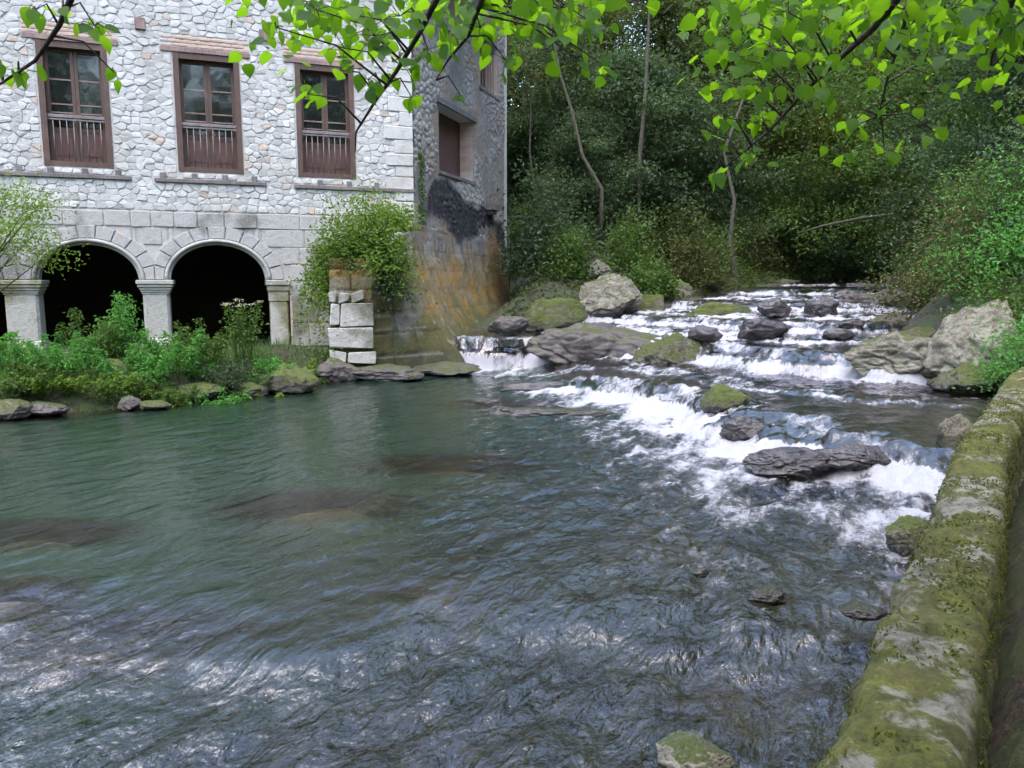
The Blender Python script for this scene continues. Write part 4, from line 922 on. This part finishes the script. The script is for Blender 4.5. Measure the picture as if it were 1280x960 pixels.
# slender pale trunks in front of the dark foliage
def slender(pix, y, r0, label, leaf='leaf_dark', seed=1, n=260):
    r = np.random.default_rng(seed); P = np.array([dp(a, b, y + dy) for a, b, dy in pix]); base = np.array([P[0][0], P[0][1], gz(P[0][0], P[0][1]) - .1]); 
    if base[2] < P[0][2]: P = np.vstack([base, P])
    tr = empty('slender_tree', base); tag(tr, label, 'tree'); mb = MB(); mb.tube(P - base, np.linspace(r0, r0 * .35, len(P)), 7); mb.build('trunk', MAT['bark_pale'], tr, True)
    C = (P[-1] - base) + r.normal(size=(n * 3, 3)) * [1.0, 1.0, .9]; V, F = leafset(C, .15, r, .6); obj('crown', mesh('crown', V, F, MAT[leaf]), tr)
slender([(752, 236, 0), (728, 195, .1), (715, 140, .3), (700, 92, .5), (690, 40, .6), (684, -30, .8)], 25.5, .075, 'slender pale leaning trunk rising in front of the dark evergreens', seed=5)
slender([(800, 190, 0), (806, 130, .1), (809, 70, .2), (812, 10, .3), (812, -60, .4)], 26.5, .09, 'straight brown mossy trunk with few side branches in the wood', 'leaf_olive', 6)
slender([(668, 232, 0), (662, 190, .1), (664, 130, .2), (672, 90, .3)], 28, .05, 'thin forked sapling trunk near the mill wall', 'leaf_olive', 7)
slender([(920, 345, 0), (912, 300, 0), (918, 250, .2), (905, 190, .4), (930, 120, .8)], 27, .11, 'dark curved trunk at the river bend', 'leaf_dark', 8)
# bare limb over the dark gap upstream
bl = MB(); P = np.array([dp(a, b, y) for a, b, y in [(1160, 235, 27), (1120, 268, 27.5), (1080, 272, 28), (1030, 282, 28.4), (995, 292, 28.6)]]); bl.tube(P, [.09, .07, .06, .04, .02], 6); P = np.array([dp(a, b, y) for a, b, y in [(1120, 268, 27.5), (1112, 225, 27.7), (1090, 200, 28)]]); bl.tube(P, [.05, .03, .015], 5)
P = np.array([dp(1160, 235, 27), dp(1185, 255, 26.8), dp(1200, 330, 26.5), dp(1205, 400, 26.4)]); bl.tube(P, [.09, .11, .14, .16], 7)
tag(bl.build('bare_tree', MAT['bark_pale'], None, True), 'bare crooked tree limb reaching over the dark stream bend', 'tree')

def shrub(name, label, loc, dims, leaf, seed, n=2500, lsz=.08, clumps=26, group=None, stems=14, up=.6, cat='bush', droop=0.0, mat2=None, fill=.85):
    r = np.random.default_rng(seed); t = empty(name, loc); tag(t, label, cat, group); dims = np.asarray(dims, float)
    D = r.normal(size=(clumps, 3)); D[:, 2] = abs(D[:, 2]); D /= np.linalg.norm(D, axis=1)[:, None]; Cc = D * dims / [2, 2, 1] * r.uniform(.25, fill * 1.2, (clumps, 1)) ** .8 * (1 + .5 * r.normal(0, .5, (clumps, 3)).clip(-.5, .9) * [1, 1, .6])
    per = n // clumps; sg = dims.mean() * .15
    C = np.repeat(Cc, per, 0) + r.normal(size=(per * clumps, 3)) * sg * np.repeat(r.uniform(.6, 1.4, (clumps, 1)), per, 0)
    if droop: C[:, 2] -= droop * (np.hypot(C[:, 0], C[:, 1]) / dims[0]) ** 2
    else: C[:, 2] = abs(C[:, 2]) * .98 + .01
    V, F = leafset(C, lsz, r, up); half = len(F) // 3 * 2 if mat2 else len(F)
    obj('foliage', mesh('foliage', V[:half * 4], F[:half], MAT[leaf]), t)
    if mat2: obj('foliage', mesh('foliage', V[half * 4:], F[half:] - half * 4, MAT[mat2]), t)
    mb = MB()
    for c in Cc[:stems]: mb.tube([(r.normal(0, .05), r.normal(0, .05), -.15), c * [.4, .4, .55] + r.normal(0, .03, 3), c], [.018, .012, .004], 5)
    mb.build('stem', MAT['bark'], t); return t
def pxl(px, py, y): q = dp(px, py, y); return (q[0], q[1])
def on_ground(px, y, dz=-.05): x = (px - 640) / 965 * y; return (x, y, gz(x, y) + dz)
shrub('laurel_bush', 'large blue-green bush against the far end of the mill side wall', on_ground(680, 24.0), (2.5, 2.2, 3.0), 'leaf_blue', 201, 5200, .15, 46)
shrub('laurel_bush', 'rounded green bush above the big pale boulder', on_ground(785, 24.5), (1.6, 1.5, 1.9), 'leaf_mid', 202, 2600, .11, 26)
shrub('sun_painted_bush', 'sparse yellow-green bush with painted-in sunlight beyond the dark stream bend', on_ground(1078, 42), (3.0, 2.4, 4.6), 'leaf_sun_painted', 209, 1500, .17, 24)  # its sunlit look is painted by the leaf colour
shrub('fern_bush', 'bright ferny growth behind the pale rail by the mill', on_ground(668, 29.2), (2.8, 1.4, 1.1), 'leaf_fern', 203, 2200, .16, 24)
shrub('dark_bush', 'dark bush over the grey boulder under the trees', on_ground(840, 26), (2.4, 2.0, 2.3), 'leaf_dark', 204, 3000, .13, 28)
shrub('dark_bush', 'dark bush on the left side of the river bend', on_ground(905, 30), (2.8, 2.2, 2.2), 'leaf_dark', 205, 3000, .14, 28)
shrub('dark_bush', 'low dark bush at the head of the stream', on_ground(985, 37), (4, 2.4, 2.4), 'leaf_dark', 206, 3000, .16, 28)
shrub('dark_bush', 'dark green bush spanning the far end of the stream', (14.0, 40, 2.0), (6, 3, 3.2), 'leaf_mid', 207, 3800, .16, 34)
shrub('dark_bush', 'dim bush where the stream vanishes to the right', (19.0, 39, 2.0), (6, 3, 3.5), 'leaf_dark', 208, 3800, .16, 34)
for k, (px, y, dims, leaf, lab) in enumerate([
    (715, 23.0, (1.5, 1.4, 1.2), 'leaf_mid', 'low green bush left of the big pale boulder'), (812, 22.6, (1.3, 1.2, 1.0), 'leaf_mid', 'small green bush between the pale and the grey boulder'),
    (868, 24.5, (1.8, 1.5, 1.7), 'leaf_olive', 'olive bush upstream of the grey boulder'), (760, 26.5, (2.4, 2.0, 2.4), 'leaf_blue', 'blue-green bush behind the rounded green bush'),
    (900, 27.5, (1.8, 1.6, 2.0), 'leaf_mid', 'green bush at the foot of the curved trunk'), (935, 31.5, (2.2, 1.8, 1.8), 'leaf_olive', 'olive bush above the dark bank rock'),
    (720, 30.0, (2.8, 2.2, 3.2), 'leaf_olive', 'tall olive bush under the leaning pale trunk'), (820, 31.5, (3.0, 2.4, 3.4), 'leaf_mid', 'tall green bush under the straight trunk')]):
    shrub('bank_bush', lab, on_ground(px, y, -.1), dims, leaf, 260 + k, 2600, .12, 30)
# low undergrowth covering both wooded banks
def cover(name, label, x0, x1, y0, y1, n, leaf, seed, ls, cond):
    r = np.random.default_rng(seed); x = r.uniform(x0, x1, n); y = r.uniform(y0, y1, n); ok = cond(x, y) & (f2(x, y, .55, 3, seed) + r.normal(0, .12, n) > -.22); x, y = x[ok], y[ok]
    z = terrain(x, y) + abs(r.normal(0, .13, len(x))) * (1 + np.clip(1.6 * f2(x, y, .9, 3, seed + 9), -.6, 2.5)) + .02
    V, F = leafset(np.stack([x, y, z], 1), ls, r, .8); tag(obj(name, mesh(name, V, F, MAT[leaf])), label, 'undergrowth', kind='stuff')
def offw(x, y): return ((x - BO[0]) * SN[0] + (y - BO[1]) * SN[1] > 1.7) | (y > 26.5)
cover('undergrowth', 'dark ivy undergrowth on the wooded left bank', -8, 14, 18.2, 44, 60000, 'leaf_dark', 401, .13, lambda x, y: (x < xl(y) - .15) & offw(x, y))
cover('undergrowth', 'green fern undergrowth on the wooded left bank', -8, 14, 18.2, 40, 22000, 'leaf_mid', 402, .11, lambda x, y: (x < xl(y) - .3) & offw(x, y))
cover('undergrowth', 'green undergrowth on the right bank slope', 5, 24, 9.5, 40, 40000, 'leaf_mid', 403, .10, lambda x, y: (x > xr(y) + .7))
# right bank growth over the outcrop
for k, (px, y, dims, leaf, lab, n, ls, m2) in enumerate([
    (1288, 12.8, (2.2, 1.9, 2.0), 'leaf_herb', 'lush bright green bush spilling over the right rock outcrop', 5200, .075, None),
    (1215, 14.0, (1.8, 1.7, 1.7), 'leaf_mid', 'green bush with brown dead stems above the tilted slab', 4200, .075, 'leaf_dry'),
    (1245, 15.2, (2.0, 1.8, 2.2), 'leaf_mid', 'tall green bush behind the outcrop', 4400, .085, None),
    (1165, 15.8, (1.6, 1.6, 1.3), 'leaf_olive', 'olive scrub hanging over the stream on the right', 3200, .08, 'leaf_dry'),
    (1300, 10.6, (1.3, 1.2, .9), 'leaf_herb', 'low bright fern-like plant at the far end of the mossy wall', 2400, .06, None),
    (1262, 12.2, (1.3, 1.2, .9), 'leaf_mid', 'green plant tumbling over the white cliff rock', 2200, .065, None),
    (1310, 13.5, (2.4, 2.2, 2.8), 'leaf_blue', 'grey-green tall bush on the slope above the bright bush', 4200, .09, None),
    (1170, 19.0, (2.4, 2.0, 1.8), 'leaf_dark', 'dark thicket overhanging the upper cascade', 3400, .11, None),
    (1215, 18.0, (2.6, 2.2, 3.0), 'leaf_blue', 'blue-green thicket on the right slope', 4200, .11, None),
    (1160, 24.0, (3.0, 2.4, 2.4), 'leaf_dark', 'shaded thicket farther up the right bank', 3200, .13, None)]):
    shrub('bank_bush', lab, on_ground(px, y, -.1), dims, leaf, 220 + k, n, ls, 40, mat2=m2, droop=.25)
# growth on top of the buttress
shrub('vine_clump', 'trailing mixed vine draped over the buttress top', (-3.25, 17.0, 2.35), (2.0, 1.5, 1.35), 'leaf_fern', 240, 9000, .085, 64, mat2='leaf_mid', droop=1.3, cat='vine', stems=20)
shrub('vine_clump', 'yellow-green leafy trailer hanging down the left side of the buttress', (-3.95, 16.9, 1.75), (.9, 1.3, 1.6), 'leaf_fern', 241, 3000, .085, 30, droop=1.6, cat='vine')
shrub('vine_clump', 'bright green tuft crowning the buttress vine', (-2.85, 17.6, 3.2), (1.3, 1.0, .75), 'leaf_fern', 242, 2400, .085, 26, cat='vine')
shrub('vine_clump', 'grey-green leafy trailer hanging on the mossy buttress flank', (-2.75, 16.9, 1.9), (.9, .7, 1.1), 'leaf_blue', 243, 2200, .075, 26, droop=.6, cat='vine')
# wall ivy strip at the corner
r = np.random.default_rng(60); C = np.array([spt(.35 + r.normal(0, .09), r.uniform(3.3, 5.2), .04 + abs(r.normal(0, .03))) for _ in range(380)]); V, F = leafset(C, .07, r, .2); tag(obj('ivy_strip', mesh('ivy_strip', V, F, MAT['leaf_mid'])), 'thin ivy strip climbing the mill corner', 'ivy', kind='stuff')
# pale rail behind the mill
rl = MB(); a, b = dp(626, 272, 28.0), dp(690, 272, 28.6); rl.tube([a, (a + b) / 2, b], .06, 7)
for q in (a + (b - a) * .15, b - (b - a) * .1): rl.tube([q, (q[0], q[1], gz(q[0], q[1]) - .2)], .05, 6)
tag(rl.build('wooden_rail', MAT['bark_pale'], None, True), 'pale wooden rail beside the mill end wall', 'rail')

# herbs on the bank in front of the arcade
def herb(name, label, px, y, h, spread, n, leaf, seed, ls=.06, group=None, flowers=0, stems=16):
    r = np.random.default_rng(seed); t = empty(name, on_ground(px, y, -.03)); tag(t, label, 'plant', group); st = MB(); C = []; tips = []
    for k in range(stems):
        a = r.uniform(0, 6.28); l = spread * math.sqrt(r.uniform(0, 1)); hh = h * r.uniform(.5, 1.0); b0 = np.array([math.cos(a) * l * .45, math.sin(a) * l * .45, 0]); tip = np.array([math.cos(a) * l, math.sin(a) * l, hh]); mid = (b0 + tip) / 2 + [0, 0, hh * .12]
        st.tube([b0, mid, tip], [.009, .006, .003], 4); tips.append(tip)
        m = n // stems; f_ = r.uniform(.15, 1, m) ** .7; base = b0[None] * (1 - f_)[:, None] + tip[None] * f_[:, None]; C.append(base + r.normal(size=(m, 3)) * [.10, .10, .05] * (1.25 - f_)[:, None] * (h / .9 + .35))
    C = np.concatenate(C); C[:, 2] = np.maximum(C[:, 2], .02); V, F = leafset(C, ls, r, .7, .42); obj('foliage', mesh('foliage', V, F, MAT[leaf]), t); st.build('stem', MAT['leaf_mid'], t)
    if flowers:
        tips.sort(key=lambda q: -q[2])
        for q in tips[:flowers]:
            C = q + np.stack([r.normal(0, .05, 40), r.normal(0, .05, 40), r.normal(0, .012, 40) + .03], 1); V, F = leafset(C, .02, r, 1.5, .9); obj('flower_head', mesh('flower_head', V, F, MAT['flower']), t)
    return t
for k, (px, y, h, sp_, n, leaf, lab, fl) in enumerate([
    (20, 13.4, .75, .7, 1600, 'leaf_herb', 'bushy green herb at the foot of the second column', 0), (75, 12.8, .8, .65, 1800, 'leaf_herb', 'dense herb clump in front of the farther arch', 0),
    (110, 13.6, 1.15, .6, 1900, 'leaf_mid', 'tall leafy herb inside the farther arch opening', 0), (152, 14.0, 1.45, .45, 1700, 'leaf_herb', 'tallest pointed herb left of the middle column', 0),
    (165, 13.0, .75, .65, 1800, 'leaf_herb', 'feathery herb below the tallest pointed herb', 0), (215, 13.8, .85, .6, 1700, 'leaf_herb', 'herb clump at the foot of the middle column', 0),
    (250, 14.4, .95, .55, 1500, 'leaf_mid', 'light herb under the near arch', 0), (290, 14.0, .85, .65, 1900, 'leaf_blue', 'dense blue-green herb in front of the near arch', 0),
    (300, 15.3, 1.25, .45, 900, 'leaf_mid', 'umbel-flowered herb under the near arch', 7), (340, 14.8, .7, .55, 1500, 'leaf_herb', 'rounded herb by the arch jamb', 0), (365, 15.6, .5, .5, 1000, 'leaf_fern', 'low bright herb between jamb and buttress', 0),
    (-40, 13.2, .85, .8, 1600, 'leaf_herb', 'herb clump past the second column', 0), (45, 12.2, .45, .5, 1100, 'leaf_mid', 'low herb above the grey bank stones', 0), (205, 12.9, .5, .5, 1100, 'leaf_mid', 'low herb over the bright moss-topped stone', 0), (265, 13.2, .55, .55, 1300, 'leaf_herb', 'low herb over the long mossy bank stone', 0), (320, 13.9, .5, .5, 1200, 'leaf_fern', 'low bright herb over the brown bank stone', 0), (130, 12.6, .45, .5, 1000, 'leaf_fern', 'short bright herb behind the broad moss cushion', 0)] + [(q, y_, .30, .42, 700, lf, 'low creeping green plant at the water edge below the arcade', 0) for q, y_, lf in ((5, 11.9, 'leaf_mid'), (45, 12.15, 'leaf_fern'), (90, 12.4, 'leaf_fern'), (150, 12.7, 'leaf_mid'), (190, 12.95, 'leaf_fern'), (235, 13.4, 'leaf_herb'), (285, 14.0, 'leaf_mid'), (335, 14.8, 'leaf_fern'), (380, 15.6, 'leaf_mid'), (60, 12.9, 'leaf_herb'), (240, 14.0, 'leaf_herb'), (180, 13.6, 'leaf_herb'), (330, 15.4, 'leaf_herb'), (350, 14.6, 'leaf_herb'))]):
    herb('herb_plant', lab, px, y, h, sp_, n, leaf, 300 + k, .075, 'creeping plants on the arcade shore' if 'creeping' in lab else None, fl)
# small tree at the left edge in front of the arcade
r = np.random.default_rng(77); C = []
sap = empty('sapling', on_ground(-30, 12.6)); tag(sap, 'light green sapling leaning into the view before the second column', 'tree'); sm = MB(); sb = np.array(sap.location)
for a in [(0, 290), (30, 265), (45, 290), (20, 310), (60, 318), (-10, 260), (10, 240), (-20, 300), (25, 285), (50, 255)]:
    q = dp(a[0], a[1], 12.4 + r.normal(0, .3)) - sb; sm.tube([(0, 0, 0), q * [.3, .3, .7], q], [.03, .015, .004], 5); C.append(q + r.normal(size=(330, 3)) * [.20, .25, .14])
sm.build('trunk', MAT['bark'], sap); V, F = leafset(np.concatenate(C), .055, r, .7); obj('crown', mesh('crown', V, F, MAT['leaf_fern']), sap)
# grass and moss on the near bank
r = np.random.default_rng(88); n = 9000; yy = r.uniform(10.5, 17.2, n); xx = xl(yy) - r.uniform(.05, 3.5, n) ** 1.0; ok = ((np.stack([xx, yy], 1) - BO) @ FN) < -.1; xx, yy = xx[ok], yy[ok]; zz_ = terrain(xx, yy); n = len(xx)
Cg = np.stack([xx, yy, zz_], 1); h = r.uniform(.06, .22, (n, 1)); d = r.normal(size=(n, 3)) * [.35, .35, 0]; wd = r.normal(size=(n, 3)) * [1, 1, 0]; wd /= np.linalg.norm(wd, axis=1)[:, None]
V = np.stack([Cg - wd * .008, Cg + wd * .008, Cg + (d + [0, 0, 1]) * h], 1).reshape(-1, 3); tag(obj('grass', mesh('grass', V, np.arange(3 * n).reshape(n, 3), MAT['grass'])), 'short green grass on the bank before the arcade', 'grass', kind='stuff')
# moss tufts on the river wall
r = np.random.default_rng(99); ii = r.integers(40, int(n_ * .75), 42000); jj = r.integers(20, len(prof) - 12, 42000)
Pm = np.stack([Xp[ii, jj], Yp[ii, jj], Zp[ii, jj]], 1); k_ = fbm(Pm * 2.4 + 11, 4) + .5 * fbm(Pm * 9, 3) + r.normal(0, .06, len(Pm)); Pm = Pm[k_ > -.05]; Pm = Pm + r.normal(0, .008, Pm.shape)
V, F = leafset(Pm + [0, 0, .005], .019, r, .3, .4); mo_ = obj('moss', mesh('moss', V, F, MAT['moss']), wall); mo_['kind'] = 'stuff'

# ------------------------------------------------------------------ linden overhanging the river from the path side
lind = empty('linden_tree', (3.2, -2.4, gz(3.2, -2.4) - .1)); tag(lind, 'linden tree with bright green backlit leaves hanging over the river', 'tree'); lo_ = np.array(lind.location)
tb = MB(); tb.tube(np.array([(3.2, -2.4, lo_[2] - .2), (3.1, -2.3, 1.6), (2.9, -2.1, 3.2), (2.6, -1.6, 4.6), (2.3, -1.3, 6.2)]) - lo_, [.30, .24, .2, .16, .1], 10); tb.build('trunk', MAT['twig'], lind, True)
def leaf_shape(seed):
    r = np.random.default_rng(seed); T = [-.06, .03, .14, .30, .48, .66, .82, .93, 1.04]; Wd = [.10, .34, .46, .50, .45, .34, .20, .09, 0]
    M_, Lf, Rt = [], [], []; fold = r.uniform(.05, .32); bend = r.uniform(.1, .45)
    for t_, w in zip(T, Wd):
        zc = -bend * max(0, t_) ** 2; M_.append((max(t_, .0), 0, zc))
        for side, lst in ((1, Lf), (-1, Rt)): lst.append((t_ + r.normal(0, .012), side * w * (.95 + r.normal(0, .03)), zc + fold * w * .55 - .35 * w * w + r.normal(0, .012)))
    V = np.array(M_ + Lf + Rt + [(-.42, -.008, .05), (-.42, .008, .05), (.02, .012, 0), (.02, -.012, 0)]); n = len(T); F = []
    for i in range(n - 1): F += [(i, i + 1, n + i + 1, n + i), (i + 1, i, 2 * n + i, 2 * n + i + 1)]
    F.append((3 * n, 3 * n + 3, 3 * n + 2, 3 * n + 1)); return mesh('leaf', V, np.array(F), MAT['leaf_lime'], True)
LM = [leaf_shape(s) for s in range(6)]
rl_ = np.random.default_rng(123); nleaf = 0
ALL = []
def branch(pts_, clusters, r0):
    """pts_: measured course of the limb (px, py, distance); clusters: (px, py, rx, ry, n, distance)"""
    mb = MB(); main = np.array([dp(*q) for q in pts_]); start = np.array([2.5, -1.5, 5.0]); m0 = main[0] + (start - main[0]) * np.array([.45, .45, .55])
    full = np.vstack([start, m0, main]); mb.tube(full - lo_, np.linspace(r0 * 2.6, r0 * .35, len(full)), 7)
    dense = np.concatenate([np.linspace(main[i], main[i + 1], 12) for i in range(len(main) - 1)]); tips = []
    spec = []
    for (cx, cy, rx, ry, n, y) in clusters:
        c = dp(cx, cy, y); near = dense[np.argmin(((dense - c) * [1, .6, 1.2] ** np.array(1)).__pow__(2).sum(1))]
        m = (near + c) / 2 + [0, 0, .04]; mb.tube(np.array([near, m, c]) - lo_, [.0045, .003, .0018], 5)
        for k in range(n):
            q = dp(cx + rl_.normal(0, rx * .6), cy + rl_.normal(0, ry * .6), y + rl_.normal(0, .12)); spec.append((q, c))
            mb.tube(np.array([c, (c + q) / 2 + [0, 0, .01], q]) - lo_, [.0016, .0013, .001], 4)
    br = mb.build('branch', MAT['twig'], lind, True)
    for q, c in spec: ALL.append((rl_.uniform(.034, .062) , q, c, br))
branch([(110, -60, 2.3), (88, 0, 2.4), (74, 32, 2.5), (44, 76, 2.6), (0, 105, 2.7), (-40, 125, 2.8)],
       [(45, 12, 16, 9, 5, 2.45), (80, 8, 12, 8, 3, 2.5), (118, 32, 18, 12, 8, 2.5), (25, 95, 16, 12, 7, 2.65), (142, 90, 10, 12, 3, 2.7), (0, 80, 12, 8, 3, 2.7)], .006)
branch([(620, -70, 2.5), (602, 0, 2.6), (585, 45, 2.7), (560, 75, 2.8), (545, 100, 2.85)],
       [(560, 40, 26, 22, 9, 2.8), (600, 35, 22, 18, 8, 2.7), (632, 75, 22, 14, 8, 2.75), (650, 25, 26, 18, 10, 2.8), (690, 45, 24, 20, 10, 2.8), (700, 10, 32, 14, 11, 2.7), (735, 25, 20, 16, 8, 2.8), (755, 82, 9, 12, 4, 2.9), (725, 75, 16, 10, 4, 2.9), (790, 4, 24, 8, 4, 2.9), (575, 118, 8, 5, 2, 2.9)], .006)
branch([(570, -70, 2.4), (545, 0, 2.5), (525, 40, 2.6), (495, 90, 2.7), (470, 125, 2.8), (445, 165, 2.85), (444, 190, 2.9)],
       [(345, 34, 12, 12, 2, 2.3), (395, 12, 30, 14, 10, 2.3), (440, 18, 26, 16, 10, 2.5), (470, 45, 26, 18, 11, 2.6), (430, 60, 22, 14, 7, 2.6), (385, 118, 20, 16, 7, 2.5), (460, 100, 16, 12, 5, 2.7), (500, 80, 22, 18, 8, 2.7), (535, 62, 20, 18, 8, 2.7), (515, 122, 14, 6, 3, 2.8), (425, 88, 14, 10, 4, 2.7), (500, 20, 26, 14, 8, 2.5)], .006)
branch([(1150, -80, 2.3), (1120, 0, 2.5), (1092, 35, 2.6), (1055, 68, 2.7), (1010, 110, 2.8), (960, 165, 2.9), (905, 210, 3.0)],
       [(930, 20, 30, 14, 9, 2.6), (985, 15, 30, 14, 9, 2.5), (1030, 20, 26, 16, 9, 2.5), (920, 72, 24, 16, 9, 2.8), (965, 60, 22, 16, 8, 2.7), (905, 105, 24, 12, 7, 2.9), (955, 105, 22, 16, 8, 2.8), (1015, 85, 24, 22, 10, 2.7), (1030, 120, 20, 10, 5, 2.8), (945, 155, 24, 14, 8, 2.9), (900, 145, 10, 8, 3, 2.9), (940, 190, 22, 12, 8, 3.0), (895, 215, 16, 8, 5, 3.0), (895, 175, 8, 8, 2, 3.0)], .008)
branch([(1180, -80, 2.4), (1138, 0, 2.6), (1125, 50, 2.8), (1110, 95, 2.9), (1098, 145, 3.0)],
       [(1080, 20, 26, 14, 8, 2.5), (1130, 12, 26, 12, 8, 2.5), (1160, 40, 14, 10, 4, 2.7), (1090, 75, 16, 14, 5, 2.8), (1065, 155, 16, 8, 4, 3.0), (1090, 140, 14, 10, 4, 3.0), (1050, 190, 18, 6, 4, 3.1), (1105, 185, 14, 8, 5, 3.1), (1138, 130, 12, 8, 3, 3.0), (1170, 165, 14, 10, 5, 3.0), (1168, 95, 8, 10, 2, 2.9)], .006)
branch([(1300, -80, 2.4), (1270, -10, 2.5), (1255, 30, 2.6), (1240, 70, 2.7), (1236, 95, 2.8)],
       [(1190, 12, 24, 12, 7, 2.5), (1235, 18, 24, 14, 8, 2.5), (1270, 35, 16, 18, 7, 2.6), (1240, 92, 16, 8, 3, 2.8), (1245, 55, 14, 12, 3, 2.7), (1275, 75, 10, 12, 3, 2.7)], .006)
for cx in list(range(330, 770, 26)) + list(range(880, 1280, 26)):
    br = sorted([o for o in lind.children if o.name.startswith('branch')], key=lambda o: o.name)[2 if cx < 560 else 1 if cx < 800 else 3 if cx < 1080 else 4 if cx < 1180 else 5]
    for k in range(17 if cx < 800 else 26):
        y_ = rl_.uniform(2.5, 3.8); c = dp(cx + rl_.normal(0, 14), -6 + rl_.normal(0, 6), y_); q = dp(cx + rl_.normal(0, 18), -10 + abs(rl_.normal(0, 1)) * (38 if cx < 560 else 34 if cx < 800 else 62 if cx < 1080 else 50), y_ + rl_.normal(0, .08)); ALL.append((rl_.uniform(.034, .062), q, c, br))
ALL.sort(key=lambda a: -a[0] / a[1][1]); small = {}
for i, (s, q, c, br) in enumerate(ALL):
    out = q - c; az = math.atan2(out[1], out[0]) + rl_.normal(0, .7); me = LM[rl_.integers(0, 6)]
    rot = (rl_.normal(0, .6), rl_.uniform(.05, 1.25), az); scl = (s, s * rl_.uniform(.85, 1.1), s)
    if i < 300: o = bpy.data.objects.new('leaf', me); o.location = q - lo_; o.scale = scl; o.rotation_euler = rot; link(o, br)
    else: small.setdefault(br.name, (br, []))[1].append((Matrix.LocRotScale(Vector(q - lo_), __import__('mathutils').Euler(rot), Vector(scl)), me))
for br, lst in small.values():
    mb = MB()
    for M4, me in lst: mb.add([M4 @ v.co for v in me.vertices], [tuple(p_.vertices) for p_ in me.polygons])
    o = mb.build('small_leaves', MAT['leaf_lime'], br, True); o['kind'] = 'stuff'
# the rest of the crown above the view
r = np.random.default_rng(131); C = np.array([1.6, -.6, 5.6]) + r.normal(size=(1600, 3)) * [1.6, 1.5, .7]; V, F = leafset(C - lo_, .085, r, .8, .8); fo_ = obj('foliage', mesh('foliage', V, F, MAT['leaf_lime']), lind); fo_['kind'] = 'stuff'
print('leaves', len(ALL), 'cells', len(cells))
